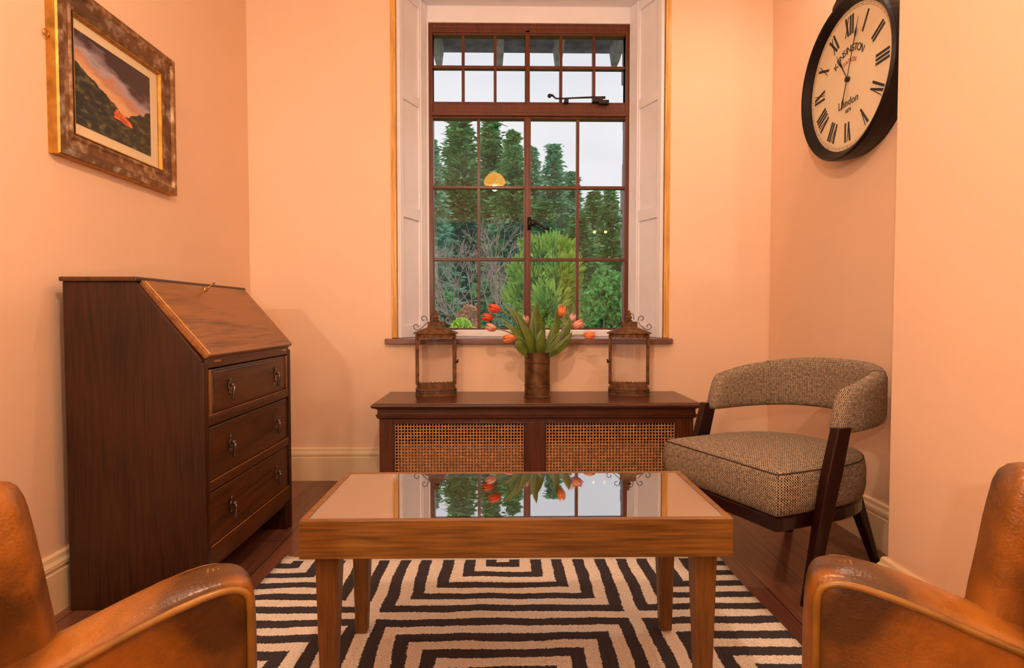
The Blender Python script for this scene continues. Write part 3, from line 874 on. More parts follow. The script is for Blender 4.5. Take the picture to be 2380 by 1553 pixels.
b.box(P1, P4, fy, fy + .022, .0, .06)
b.box((P2 + P3) / 2 - .002, (P2 + P3) / 2 + .002, fy - .003, fy + .0, .06, .405)
b.build('front_frame', M['mahog_z'], rc, bevel=.003)
M['cane'] = plain('woven_cane', (.46, .22, .08), .5, var=.35, vscale=60)
M['radiator'] = plain('radiator_enamel', (.30, .17, .11), .5)
for pa, pb in ((P1, P2), (P3, P4)):
    b = MB(); rect_ring(b, pa, pb, .06, .388, .007, fy - .001, fy + .008); pf = b.build('panel_bead', M['mahog'], rc, bevel=.002)
    b = MB(); p_ = .0148
    nx_ = int((pb - pa) / p_); nz_ = int(.328 / p_)
    for i in range(nx_):
        x = pa + (i + .5) * (pb - pa) / nx_; w_ = .0028
        b.box(x - w_, x + w_, fy + .009, fy + .011, .06, .388)
    for i in range(nz_):
        z = .06 + (i + .5) * .328 / nz_
        b.box(pa, pb, fy + .0115, fy + .0135, z - .0027, z + .0027)
    b.build('cane_mesh', M['cane'], pf)
b = MB(); b.box(P1 + .02, P2 + .3, fy + .06, fy + .075, .08, .27); b.box(P3 + .25, P4 - .06, fy + .06, fy + .075, .08, .27)
i = 0
while P1 + .04 + i * .04 < P4 - .08:
    xx = P1 + .04 + i * .04; b.box(xx, xx + .02, fy + .05, fy + .062, .09, .26); i += 1
b.box(P1 + .02, P4 - .06, fy + .075, fy + .12, .09, .26)
rad = b.build('radiator', M['radiator'], None, bevel=.003); rad.location = (ox, oy, .0)
tag(rad, 'pale panel radiator glimpsed behind the cane of the radiator cover', 'radiator')
for xx in (-.35, .33):
    b = MB(); b.box(xx, xx + .02, fy + .08, fy + .1, 0, .09); b.build('foot', M['radiator'], rad)

# ------------------------------------------------------------------ lanterns
def lantern(x, y, label, flip):
    r = thing('lantern', label, 'lantern', (x, y, .482), 0, 'matching rust-brown metal lanterns')
    s = -1 if flip else 1
    # plan: flat sides with a bowed front, slightly turned
    hw_, dp = .100, .062
    def plan(k, n=14):
        pts = []
        for i in range(n + 1):
            a = PI + PI * i / n
            pts.append((hw_ * k * math.cos(a), dp * k * math.sin(a) * .8 - .012))
        pts += [(hw_ * k, dp * .6 * k), (-hw_ * k, dp * .6 * k)]
        return pts
    rot = Matrix.Rotation(s * R(12), 2)
    def pl(k): 
        out = []
        for p in plan(k):
            q = rot @ Vector(p); out.append((q.x, q.y))
        return out
    b = MB()
    for z0, z1, k0, k1 in ((0, .006, 1.06, 1.06), (.006, .036, 1.04, 1.04), (.036, .040, 1.06, 1.0), (.040, .062, .98, .96)):
        b.rings([[(p[0], p[1], z0) for p in pl(k0)], [(p[0], p[1], z1) for p in pl(k1)]])
    base = b.build('base', M['rust'], r, bevel=.001)
    # dark piercings of the base band
    h = MB(); pp = pl(1.045)
    for i in range(14):
        for f in (.25, .75):
            q = Vector(pp[i]).lerp(Vector(pp[i + 1]), f)
            for z in (.013, .025): h.box(q.x - .0025, q.x + .0025, q.y - .0012, q.y + .0012, z, z + .006)
    h.build('pierced_band', M['ink'], base)
    # scalloped lip
    pp = pl(.98)
    for zc, dr in ((.066, 1), (.304, -1)):
        lip = MB()
        for i in range(0, 14):
            a_, c_ = Vector(pp[i]), Vector(pp[i + 1])
            path = [(a_.lerp(c_, f).x, a_.lerp(c_, f).y, zc + dr * .009 * math.sin(PI * f)) for f in (0, .25, .5, .75, 1)]
            lip.tube(path, .0016, 5)
        lip.build('scalloped_edge', M['rust'], r)
    # posts
    pp = pl(.97)
    for idx in (0, 14, 15, 16):
        b = MB(); q = pp[idx]; b.box(q[0] - .007, q[0] + .007, q[1] - .005, q[1] + .005, .055, .315); b.build('corner_post', M['rust'], r, bevel=.001)
    g = MB(); q0 = pl(.95)
    n = 15
    vs = [(p[0], p[1], .062) for p in q0] + [(p[0], p[1], .308) for p in q0]
    m_ = len(q0)
    g.add(vs, [(i, (i + 1) % m_, m_ + (i + 1) % m_, m_ + i) for i in range(m_)])
    g.build('glass', M['lanternglass'], r)
    b = MB()
    b.rings([[(p[0], p[1], .300) for p in pl(.99)], [(p[0], p[1], .318) for p in pl(.99)]])
    b.rings([[(p[0], p[1], z) for p in pl(k)] for z, k in ((.318, 1.0), (.320, 1.14), (.326, 1.14), (.334, .95), (.345, .66), (.352, .46), (.358, .42))])
    roof = b.build('roof', M['rust'], r, bevel=.001)
    # gallery + finial
    b = MB(); pk = pl(.40)
    b.rings([[(p[0], p[1], .358) for p in pl(.42)], [(p[0], p[1], .362) for p in pl(.42)]]); b.rings([[(p[0], p[1], .378) for p in pl(.42)], [(p[0], p[1], .383) for p in pl(.42)]])
    for i in range(len(pk)):
        q = pk[i]; b.box(q[0] - .002, q[0] + .002, q[1] - .002, q[1] + .002, .360, .380)
        q = Vector(pk[i]).lerp(Vector(pk[(i + 1) % len(pk)]), .5); b.box(q[0] - .0015, q[0] + .0015, q[1] - .0015, q[1] + .0015, .360, .380)
    b.lathe([(.012, .383), (.020, .388), (.010, .394), (.011, .398), (.019, .404), (.012, .411), (.010, .414), (.011, .424), (.005, .433), (.006, .438), (.001, .442)], (0, 0), 14)
    b.build('finial', M['rust'], roof, smooth=False)
    b = MB(); b.tube([(.026 * math.cos(a * PI / 12 - PI * .12), 0, .402 + .026 * math.sin(a * PI / 12 - PI * .12)) for a in range(16)], .0016, 5)
    b.build('ring', M['iron'], roof, smooth=True)
    # scrolls
    for sx in (-1, 1):
        path = []
        for i in range(15):      # lower curl
            a = -PI * .5 + i * PI * 1.45 / 14 * -1; rr = .005 + .012 * (i / 14) if False else .017 - .0105 * i / 14
            path.append((sx * (.096 + rr * math.cos(a) * 1), -.01, .360 + rr * math.sin(a)))
        low = [(sx * (.105 - 0), -.01, .343)]
        up_ = [(sx * .045, -.01, .378), (sx * .060, -.01, .362), (sx * .078, -.01, .346), (sx * .092, -.01, .341)]
        curl = []
        for i in range(14):
            a = -PI / 2 + i * PI * 1.7 / 13; rr = .017 - .010 * i / 13
            curl.append((sx * (.100 + rr * math.cos(a)), -.01, .358 + rr * math.sin(a)))
        b = MB(); b.tube(up_ + curl, .0019, 5)
        curl2 = [(sx * .044, -.01, .386), (sx * .046, -.01, .396)]
        for i in range(14):
            a = PI - i * PI * 1.7 / 13; rr = .016 - .009 * i / 13
            curl2.append((sx * (.062 + rr * math.cos(a)), -.01, .398 + rr * math.sin(a)))
        b.tube(curl2, .0019, 5)
        b.build('scroll', M['iron'], roof, smooth=True)
    b = MB(); q = pp[14 if not flip else 0]; sx = 1 if not flip else -1
    b.tube([(q[0], q[1], .17), (q[0] + sx * .012, q[1] - .006, .176), (q[0] + sx * .016, q[1] - .006, .186)], [.004, .004, .005], 6); b.ball((q[0] + sx * .012, q[1] - .004, .172), .006, 8, 6)
    b.build('latch', M['iron'], r, smooth=True)
    for zz in (.11, .24):
        b = MB(); b.ball((pp[0][0] + .006, pp[0][1] - .005, zz), .0035, 8, 6); b.build('hinge_pin', M['iron'], r, smooth=True)
    return r
lantern(-.345, 3.02, 'rust-brown metal and glass lantern on the cover, left of the tulips', False)
lantern(.660, 3.02, 'rust-brown metal and glass lantern on the cover, right of the tulips', True)

# ------------------------------------------------------------------ vase and tulips
VX, VY, VZ = .178, 2.965, .482
vase = thing('vase', 'cylindrical mottled brown tin vase holding tulips on the radiator cover', 'vase', (VX, VY, VZ))
b = MB(); b.lathe([(.001, .004), (.064, .004), (.068, 0), (.069, .004), (.066, .008), (.065, .055), (.0672, .057), (.0672, .060), (.065, .062), (.065, .175), (.0672, .177), (.0672, .180), (.065, .182), (.065, .222), (.067, .224), (.067, .228), (.063, .228), (.062, .02), (.001, .018)], (0, 0), 40)
b.build('vessel', M['tin'], vase, smooth=False)
for zz in (.057, .179):
    b = MB(); b.tube([(.0665 * math.cos(a * PI / 20), .0665 * math.sin(a * PI / 20), zz) for a in range(40)], .0018, 6, closed=True)
    b.build('band', M['rust'], vase, smooth=True)
for nm, c1, c2 in (('red_petals', (.72, .045, .02), (.78, .14, .03)), ('orange_petals', (.85, .15, .035), (.88, .34, .10)), ('pink_petals', (.82, .16, .10), (.88, .42, .33)), ('pale_pink_petals', (.72, .38, .34), (.85, .58, .50))):
    m_, n_, l_, b_ = mat(nm); b_.inputs['Roughness'].default_value = .5
    t_ = n_.new('ShaderNodeTexCoord'); x_ = n_.new('ShaderNodeTexNoise'); x_.inputs['Scale'].default_value = 35
    r_ = n_.new('ShaderNodeValToRGB'); r_.color_ramp.elements[0].position = .35; r_.color_ramp.elements[1].position = .65
    r_.color_ramp.elements[0].color = c1 + (1,); r_.color_ramp.elements[1].color = c2 + (1,)
    l_.new(t_.outputs['Object'], x_.inputs['Vector']); l_.new(x_.outputs['Fac'], r_.inputs['Fac']); l_.new(r_.outputs['Color'], b_.inputs['Base Color'])
    b_.inputs['Subsurface Weight'].default_value = .15; b_.inputs['Subsurface Radius'].default_value = (.01, .004, .002); b_.inputs['Subsurface Scale'].default_value = .5
    M[nm] = m_
def leaf_mb(b, path, wmax, facing):
    """a pointed folded blade along a path"""
    n = len(path); P = [Vector(p) for p in path]; F = Vector(facing).normalized()
    L, C, Rr = [], [], []
    for i, p in enumerate(P):
        d = (P[min(i + 1, n - 1)] - P[max(i - 1, 0)]).normalized(); s = d.cross(F).normalized(); t = i / (n - 1)
        w = wmax * (math.sin(PI * min(1, (t * .86 + .14))) ** .7)
        if i == n - 1: w = .0005
        nn = s.cross(d)
        L.append(tuple(p - s * w + nn * w * .35)); C.append(tuple(p)); Rr.append(tuple(p + s * w + nn * w * .35))
    o = b.add(L + C + Rr, [(i, i + 1, n + i + 1, n + i) for i in range(n - 1)] + [(n + i, n + i + 1, 2 * n + i + 1, 2 * n + i) for i in range(n - 1)])
def bez(p0, p1, p2, n=9):
    return [tuple((1 - t) ** 2 * Vector(p0) + 2 * t * (1 - t) * Vector(p1) + t * t * Vector(p2)) for t in [i / (n - 1) for i in range(n)]]
SC = 1350.0 / VY
def vp(px, py, dy=0):    # a point of the bouquet, metres from the vase foot
    k = (VY + dy) / 1350.0
    return Vector(((px - 1168) * k - VX, dy, .9 + (732 - py) * k - VZ))
def tulip(label, hx, hy, dy, ang, mname, leaves, size=1.0):
    r = thing('tulip', label, 'flower', (VX, VY, VZ), 0, 'tulips in the tin vase')
    size *= 1.15
    head = vp(hx, hy, dy); a = R(ang)
    d = Vector((math.cos(a), -.25, math.sin(a))).normalized()
    base = head - d * .022 * size
    root = Vector((max(-.035, min(.035, head.x * .15)), dy * .3, .03))
    mid = Vector((root.x + (base.x - root.x) * .45, dy * .6, max(.25, base.z + (.02 if abs(head.x) > .08 else 0) - d.z * .03)))
    rim = Vector((max(-.042, min(.042, head.x * .3)), dy * .4, .235)); root = Vector((rim.x * .4, rim.y, .03))
    ctl = Vector((rim.x + (base.x - rim.x) * .42, (rim.y + base.y) / 2, rim.z + (base.z - rim.z) * .75 + .025))
    b = MB(); b.tube([tuple(root)] + bez(rim, ctl, base, 12), .0034, 8); b.build('stem', M['stem'], r, smooth=True)
    # bloom: inner three and outer three cupped petals
    up = d; sx = up.orthogonal().normalized(); sy = up.cross(sx)
    bl = bpy.data.objects.new('bloom', None); COL.objects.link(bl); bl.parent = r
    for k in range(6):
        aa = k * PI / 3 + .3; rr = .0195 * size * (1 if k % 2 else .93); H = .054 * size * (1 if k % 2 else 1.04)
        pm = MB(); vs = []; nu, nv = 6, 7
        for j in range(nv + 1):
            t = j / nv; rad = rr * (math.sin(PI * (t * .80 + .06)) ** .6); wa = .62 * (math.sin(PI * min(1, t * .93 + .05)) ** .55)
            for i in range(nu + 1):
                u = (i / nu - .5) * 2; th_ = aa + u * wa
                q = base + (sx * math.cos(th_) + sy * math.sin(th_)) * rad * (1 - .05 * abs(u)) + up * (t * H - .004 * u * u * t)
                vs.append(tuple(q))
        pm.add(vs, [(j * (nu + 1) + i, j * (nu + 1) + i + 1, (j + 1) * (nu + 1) + i + 1, (j + 1) * (nu + 1) + i) for j in range(nv) for i in range(nu)])
        o = pm.build('petal', M[mname], bl, smooth=True)
        so = o.modifiers.new('t', 'SOLIDIFY'); so.thickness = .0012
    for pts, w in leaves:
        b = MB(); q = [vp(*p) for p in pts]
        q[0] = Vector((max(-.028, min(.028, q[0].x)), q[0].y * .5, .205))
        n = 12; path = []
        if len(q) == 2: q = [q[0], (q[0] + q[1]) / 2, q[1]]
        if len(q) == 3: path = bez(*q, n)
        else: path = bez(q[0], q[1], (q[1] + q[2]) / 2, 7)[:-1] + bez((q[1] + q[2]) / 2, q[2], q[3], 7)
        leaf_mb(b, path, w * 1.3, (.2, -1, .25))
        o = b.build('leaf', M['leaf'], r, smooth=True)
        so = o.modifiers.new('t', 'SOLIDIFY'); so.thickness = .0015
    return r
tulip('red tulip, highest on the left side of the vase', 1152, 718, -.02, 165, 'red_petals', [([(1232, 830, -.01), (1222, 740, -.03), (1168, 708, -.02)], .017)], 1.05)
tulip('red tulip just below the highest left one, pointing left', 1136, 737, .02, 180, 'red_petals', [([(1228, 830, -.03), (1210, 770, -.05), (1170, 752, -.05)], .016)], .95)
tulip('pink tulip third down on the left side', 1143, 762, -.03, 160, 'pink_petals', [([(1225, 830, -.04), (1200, 805, -.06), (1203, 790, -.05)], .020)], .95)
tulip('coral tulip lowest on the left, drooping over the sill edge', 1186, 786, -.06, 190, 'orange_petals', [([(1240, 830, -.04), (1232, 780, -.06), (1200, 732, -.05)], .017)], 1.05)
tulip('pale pink tulip standing behind the leaves at the middle left', 1220, 748, .05, 80, 'pale_pink_petals', [([(1240, 830, 0), (1236, 760, .02), (1248, 700, .0)], .020), ([(1250, 830, .02), (1262, 760, .03), (1240, 712, .01)], .022)], .9)
tulip('orange-red tulip, highest on the right side of the vase', 1305, 726, -.01, 80, 'orange_petals', [([(1262, 830, .01), (1300, 780, .0), (1292, 716, -.01)], .017), ([(1258, 830, -.05), (1250, 790, -.06), (1262, 765, -.05)], .019)], 1.0)
tulip('pale pink tulip half hidden behind the pink one on the right', 1329, 742, .04, 70, 'pale_pink_petals', [([(1262, 830, .03), (1290, 790, .04), (1290, 752, .03)], .020)], .85)
tulip('pink tulip on the right with its mouth pointing up and right', 1341, 756, -.02, 30, 'pink_petals', [([(1268, 830, -.04), (1318, 790, -.05), (1324, 737, -.04)], .021)], 1.0)
tulip('orange tulip farthest right, held out sideways', 1368, 779, -.03, 0, 'orange_petals', [([(1270, 830, -.03), (1310, 810, -.05), (1330, 772, -.05)], .018)], 1.0)

# ------------------------------------------------------------------ framed picture on the left wall
pc = thing('framed_picture', 'mountain landscape picture in a wide gilt-silver frame on the left wall', 'picture', (XL, 0, 0))
FY0, FY1, FZ0, FZ1 = 1.78, 2.412, 1.386, 1.925
steps = [(0, .0, .0), (0, 0, .030), (.004, .004, .034), (.022, .022, .036), (.030, .030, .028), (.060, .060, .022), (.068, .068, .026), (.078, .078, .022), (.084, .084, .012), (.084, .084, .004)]
b = MB(); rg = []
for o_, _, h in steps:
    rg.append([(h, FY0 + o_, FZ0 + o_), (h, FY1 - o_, FZ0 + o_), (h, FY1 - o_, FZ1 - o_), (h, FY0 + o_, FZ1 - o_)])
b.rings(rg, cap=False); b.build('frame', M['frame'], pc)
b = MB(); rg = []
for o_, h in ((-.001, .0), (-.001, .029), (.003, .0335), (.004, .031)):
    rg.append([(h, FY0 + o_, FZ0 + o_), (h, FY1 - o_, FZ0 + o_), (h, FY1 - o_, FZ1 - o_), (h, FY0 + o_, FZ1 - o_)])
b.rings(rg, cap=False); b.build('outer_edge', M['gold'], pc)
b = MB(); rg = []
for o_, h in ((.080, .0235), (.084, .0225), (.088, .012), (.088, .006)):
    rg.append([(h, FY0 + o_, FZ0 + o_), (h, FY1 - o_, FZ0 + o_), (h, FY1 - o_, FZ1 - o_), (h, FY0 + o_, FZ1 - o_)])
b.rings(rg, cap=False); b.build('inner_edge', M['gold'], pc)
b = MB(); b.box(.002, .008, FY0 + .07, FY1 - .07, FZ0 + .07, FZ1 - .07); b.build('mount', M['mat_board'], pc)
A0, A1, B0, B1 = 1.885, 2.277, 1.508, 1.806
def picture_mat():
    m, n, l, b = mat('mountain_print'); b.inputs['Roughness'].default_value = .35
    uv = n.new('ShaderNodeUVMap'); uv.uv_map = 'UVMap'
    sp = n.new('ShaderNodeSeparateXYZ'); l.new(uv.outputs[0], sp.inputs[0])
    def M_(op, a, b_=None, c=None):
        q = n.new('ShaderNodeMath'); q.operation = op
        for i, v in enumerate((a, b_, c)):
            if v is None: continue
            if isinstance(v, (int, float)): q.inputs[i].default_value = v
            else: l.new(v, q.inputs[i])
        return q.outputs[0]
    u, v = sp.outputs[0], sp.outputs[1]
    def noise(s, d=5, sx=1, sy=1, rot=0):
        mp_ = n.new('ShaderNodeMapping'); mp_.inputs['Scale'].default_value = (sx, sy, 1); mp_.inputs['Rotation'].default_value = (0, 0, rot)
        l.new(uv.outputs[0], mp_.inputs['Vector'])
        x = n.new('ShaderNodeTexNoise'); x.inputs['Scale'].default_value = s; x.inputs['Detail'].default_value = d
        l.new(mp_.outputs['Vector'], x.inputs['Vector']); return x.outputs['Fac']
    def ramp(f, els):
        r = n.new('ShaderNodeValToRGB'); e = r.color_ramp.elements
        e[0].position, e[0].color = els[0][0], els[0][1] + (1,); e[1].position, e[1].color = els[-1][0], els[-1][1] + (1,)
        for p, c in els[1:-1]: k_ = e.new(p); k_.color = c + (1,)
        l.new(f, r.inputs['Fac']); return r.outputs['Color']
    def mix(f, a, b_):
        x = n.new('ShaderNodeMix'); x.data_type = 'RGBA'; l.new(f, x.inputs[0]); l.new(a, x.inputs[6]); l.new(b_, x.inputs[7]); return x.outputs[2]
    nA = noise(3.5, 6, 1, 2.2, .35)
    band = M_('ADD', M_('MULTIPLY_ADD', u, .35, v), M_('MULTIPLY_ADD', nA, .5, -.25))
    sky = ramp(band, [(.62, (.75, .45, .22)), (.76, (.55, .26, .16)), (.84, (.42, .38, .44)), (.98, (.10, .05, .06)), (1.0, (.04, .02, .025))])
    land = ramp(noise(9, 9, 1, 1.6, -.6), [(.36, (.003, .004, .002)), (.52, (.022, .024, .006)), (.66, (.12, .11, .02)), (.74, (.30, .25, .12))])
    g = M_('SQRT', M_('ADD', M_('POWER', M_('SUBTRACT', u, .62), 2), M_('POWER', M_('MULTIPLY', M_('SUBTRACT', v, .30), 1.7), 2)))
    gg = M_('LESS_THAN', M_('ADD', g, M_('MULTIPLY_ADD', nA, .5, -.25)), .12)
    fire = ramp(noise(12), [(.35, (.5, .06, .01)), (.6, (.95, .22, .03))])
    land = mix(gg, land, fire)
    ridge = M_('ADD', M_('MULTIPLY_ADD', M_('ABSOLUTE', M_('SUBTRACT', u, .62)), .52, .34), M_('MULTIPLY_ADD', noise(10, 6), .14, -.07))
    col = mix(M_('LESS_THAN', v, ridge), sky, land)
    l.new(col, b.inputs['Base Color']); return m
b = MB(); b.box(.008, .0092, A0, A1, B0, B1)
b.build('print', picture_mat(), pc, uvf=lambda co, nrm, vi: ((co.y - A0) / (A1 - A0), (co.z - B0) / (B1 - B0)))
b = MB(); b.tube([(.010, FY0 - .012 + .010 * math.cos(a * PI / 5), 1.735 + .010 * math.sin(a * PI / 5)) for a in range(10)], .0025, 6, closed=True)
b.build('hanging_ring', M['brass'], pc, smooth=True)

# ------------------------------------------------------------------ wall clock on the right wall
ck = thing('wall_clock', 'large round black-cased station clock with Roman numerals on the right wall', 'clock', (XR, 2.352, 1.850))
ck.scale = (.965, 1, .965); ck.rotation_euler = (0, 0, R(-90))   # local x = towards the viewer's right on the wall, -y = into the room
CT, CR = .088, .330
def disc(b, prof, n=72):
    """prof of (radius, depth into the room)"""
    b.rings([[(r * math.cos(2 * PI * j / n), -d, r * math.sin(2 * PI * j / n)) for j in range(n)] for r, d in prof])
b = MB(); disc(b, [(CR - .015, 0), (CR - .005, .03), (CR, .06), (CR, CT), (CR - .008, CT + .008), (CR - .016, CT + .006), (CR - .034, CT - .012), (CR - .040, CT - .018), (CR - .040, CT - .03)])
b.build('case', M['clockcase'], ck, smooth=False)
b = MB()
b.prism([(-.16, .298), (.16, .298), (.155, .37), (.105, .405), (-.105, .405), (-.155, .37)][::-1], -.0001, -.055, 'y')
b.build('crown_box', M['clockcase'], ck, bevel=.008)
b = MB(); disc(b, [(CR - .03, CT - .03), (CR - .038, CT - .024)]); b.build('dial', M['dial'], ck)
dz = CT - .0235
def rod(b, a0, r0, r1, w0, w1, off=0.0, t=.0015):
    """a straight bar on the dial: clock angle a0 (deg), radii, widths, sideways offset"""
    a = R(a0); rd = Vector((math.sin(a), math.cos(a))); tg = Vector((math.cos(a), -math.sin(a)))
    o0, o1 = (off, off) if not isinstance(off, tuple) else off
    q = [rd * r0 + tg * (o0 - w0 / 2), rd * r0 + tg * (o0 + w0 / 2), rd * r1 + tg * (o1 + w1 / 2), rd * r1 + tg * (o1 - w1 / 2)]
    b.hexa([(p.x, -dz, p.y) for p in q], [(p.x, -dz - t, p.y) for p in q])
RN = {1: 'I', 2: 'II', 3: 'III', 4: 'IV', 5: 'V', 6: 'VI', 7: 'VII', 8: 'VIII', 9: 'IX', 10: 'X', 11: 'XI', 12: 'XII'}
W_ = {'I': .016, 'V': .032, 'X': .032}
for h, s in RN.items():
    b = MB(); tot = sum(W_[c] for c in s); x = -tot / 2
    for c in s:
        xc = x + W_[c] / 2
        if c == 'I': rod(b, h * 30, .178, .258, .0095, .0095, xc)
        elif c == 'V': rod(b, h * 30, .178, .258, .008, .0105, (xc + .002, xc - .009)); rod(b, h * 30, .178, .258, .0025, .0025, (xc + .002, xc + .010))
        else: rod(b, h * 30, .178, .258, .0105, .0105, (xc + .010, xc - .010)); rod(b, h * 30, .178, .258, .0025, .0025, (xc - .010, xc + .010))
        x += W_[c]
    b.build('numeral', M['ink'], ck)
b = MB()
for r0, r1 in ((.274, .2752), (.2815, .2827)):
    n = 96
    for j in range(n):
        a0, a1 = 2 * PI * j / n, 2 * PI * (j + 1) / n
        q = [(r0 * math.sin(a0), r0 * math.cos(a0)), (r1 * math.sin(a0), r1 * math.cos(a0)), (r1 * math.sin(a1), r1 * math.cos(a1)), (r0 * math.sin(a1), r0 * math.cos(a1))]
        b.add([(p[0], -dz - .0008, p[1]) for p in q], [(0, 1, 2, 3)])
for j in range(60): rod(b, j * 6, .2752, .2815, .0012, .0012, 0, .0008)
b.build('minute_track', M['paleink'], ck)
def word(items, m_):
    """lettering laid on the dial: (string, size, x, z, rotation) pieces merged into one mesh"""
    b = MB()
    for st, size, x, z, rot in items:
        c = bpy.data.curves.new('t', 'FONT'); c.body = st; c.size = size; c.align_x = 'CENTER'; c.align_y = 'CENTER'; c.extrude = .0004
        o = bpy.data.objects.new('t', c)
        me = o.to_mesh()
        a = R(rot)
        vs = []
        for v in me.vertices:
            u, w = v.co.x * math.cos(a) + v.co.y * math.sin(a), -v.co.x * math.sin(a) + v.co.y * math.cos(a)
            vs.append((x + u, -dz - .0009 - v.co.z, z + w))
        b.add(vs, [tuple(p.vertices) for p in me.polygons])
        o.to_mesh_clear(); bpy.data.objects.remove(o); bpy.data.curves.remove(c)
    return b.build('lettering', m_, ck)
arc_ = dict(zip(range(10), (-42, -32, -22, -13, -6.5, .5, 10.5, 20, 30, 41)))
word([(ch, .040, .137 * math.sin(R(arc_[i])), -.012 + .132 * math.cos(R(arc_[i])), arc_[i]) for i, ch in enumerate('KENSINGTON')], M['ink'])
word([(ch, .024, .095 * math.sin(R((i - 3) * 9)), -.015 + .09 * math.cos(R((i - 3) * 9)), (i - 3) * 9) for i, ch in enumerate('STATION')], M['redink'])
word([('London', .046, 0, -.095, 0)], M['ink'])
word([('1879', .022, 0, -.130, 0)], M['ink'])
word([(str(i * 5), .014, .2895 * math.sin(R(i * 30)), .2895 * math.cos(R(i * 30)), (i * 30) if not 90 < i * 30 < 270 else i * 30 + 180) for i in range(1, 13)], M['paleink'])
dz += .004
def spade(b, a, r):
    q = []
    for rr, ww in ((-.026, .001), (-.010, .010), (0, .0125), (.008, .009), (.026, .001)): q.append((rr, ww))
    for i in range(len(q) - 1): rod(b, a, r + q[i][0], r + q[i + 1][0], q[i][1], q[i + 1][1])
b = MB(); rod(b, -33, -.005, .10, .0042, .0036); spade(b, -33, .098); rod(b, -33, .118, .155, .003, .001); b.build('hour_hand', M['ink'], ck)
dz += .003
b = MB(); rod(b, 18, -.095, .205, .0036, .0028); spade(b, 18, .178); spade(b, 198, .095); rod(b, 18, .20, .235, .002, .0008); b.build('minute_hand', M['ink'], ck)
b = MB(); disc(b, [(.011, dz - .008), (.011, dz + .004), (.005, dz + .006)], 16); b.build('hub', M['ink'], ck)

# ------------------------------------------------------------------ tweed tub chair
Cx, Cy = .962, 2.077
fwd = Vector((-.92, -.39)).normalized()
tc_ = thing('tub_chair', 'curved-back grey-brown tweed chair with dark raked legs by the right wall', 'chair', (Cx, Cy, 0), math.atan2(fwd.y, fwd.x))
# local +x = front, +y = the side facing away from the camera
def band_path(n=41, w=.275, back=.37):
    pts = []
    for i in range(n):
        t = -1 + 2 * i / (n - 1)
        a = t * PI / 2
        x = -back * (math.cos(a) ** .75 if math.cos(a) > 0 else 0); y = w * (1 if t > 0 else -1) * (abs(math.sin(a)) ** .80)
        pts.append(Vector((x, y)))
    return [Vector((.0, -w))] + pts + [Vector((.0, w))]
bp_ = band_path()
b = MB(); rg = []; us = []; L = 0
N = len(bp_)
bp_[0] = Vector((.035, bp_[1].y)); bp_[-1] = Vector((.035, bp_[-2].y))
for i, p in enumerate(bp_):
    d = (bp_[min(i + 1, N - 1)] - bp_[max(i - 1, 0)]).normalized(); nn = Vector((d.y, -d.x))   # outward or inward
    if i: L += (p - bp_[i - 1]).length
    ring = []
    arc = i / (N - 1); e = min(arc, 1 - arc) * 2
    z0 = .515 + .015 * math.sin(PI * arc); z1 = .655 + .078 * math.sin(PI * arc) ** .7
    th_ = .030
    prof_ = [(-th_, .12), (-th_, .5), (-th_, .88), (-th_ * .7, .97), (0, 1.0), (th_ * .7, .97), (th_, .88), (th_, .5), (th_, .12), (th_ * .7, .03), (0, 0), (-th_ * .7, .03)]
    endk = 1.0
    lean = .0
    if i == 0 or i == N - 1: endk = .62
    for o_, k_ in prof_:
        z = z0 + (z1 - z0) * k_
        sh = -(z - z0) * .30 * max(0, 1 - e * 5)
        q = p + nn * o_ * endk
        if i == 0 or i == N - 1: z = z0 + (z1 - z0) * (.5 + (k_ - .5) * .93)
        ring.append((q.x + sh, q.y, z)); us.append((L + (o_ * .8), z))
    rg.append(ring)
b.rings(rg)
back = b.build('backrest', M['tweed'], tc_, smooth=True, subsurf=1, uvf=lambda co, nrm, vi: us[vi])
# vertical seams where the arms meet the back
sm_ = MB()
for i in (9, N - 10):
    rr = rg[i]
    sm_.tube([rr[k_] for k_ in (0, 1, 2, 3, 4, 5, 6, 7, 8, 9, 10, 11)], .0007, 5, closed=True)
sm_.build('seam', M['seam'], back)
# seat cushion
def seat_plan(k=0.0, n=10):
    pts = [(.250 - k, -.268 + k), (.250 - k, .268 - k)]
    w, bk = .275 - k, .315 - k
    for i in range(1, n * 2):
        a = PI / 2 * (1 - i / n)
        ca = max(0, math.cos(a))
        pts.append((.02 - (bk + .02) * (ca ** .8), w * (1 if a >= 0 else -1) * (abs(math.sin(a)) ** .85)))
    return pts[:2] + pts[2:]
def plan_ring(k, z, n=64, bulge=0):
    P = [Vector(p) for p in seat_plan(k)]
    # resample closed outline
    segs = [(P[i], P[(i + 1) % len(P)]) for i in range(len(P))]
    Ls = [(c - a).length for a, c in segs]; T = sum(Ls); out = []
    for j in range(n):
        s_ = T * j / n
        for (a, c), l_ in zip(segs, Ls):
            if s_ <= l_: q = a.lerp(c, s_ / l_); break
            s_ -= l_
        out.append((q.x, q.y, z))
    return out
b = MB(); rg = []
for k_, z in ((.012, .278), (.002, .288), (-.004, .325), (-.004, .375), (.0, .402), (.010, .418), (.040, .428), (.09, .436), (.15, .441), (.21, .443)):
    rg.append(plan_ring(k_, z))
b.rings(rg)
def suv(co, nrm, vi):
    if abs(nrm.z) > .6: return (co.y, co.x)
    return (math.atan2(co.y, co.x) * .28 if abs(nrm.x) < .75 else co.y, co.z)
seat = b.build('seat_cushion', M['tweed'], tc_, smooth=True, uvf=suv)
b = MB(); b.tube(plan_ring(.0045, .412), .0022, 6, closed=True); b.build('piping', M['seam'], seat, smooth=True)
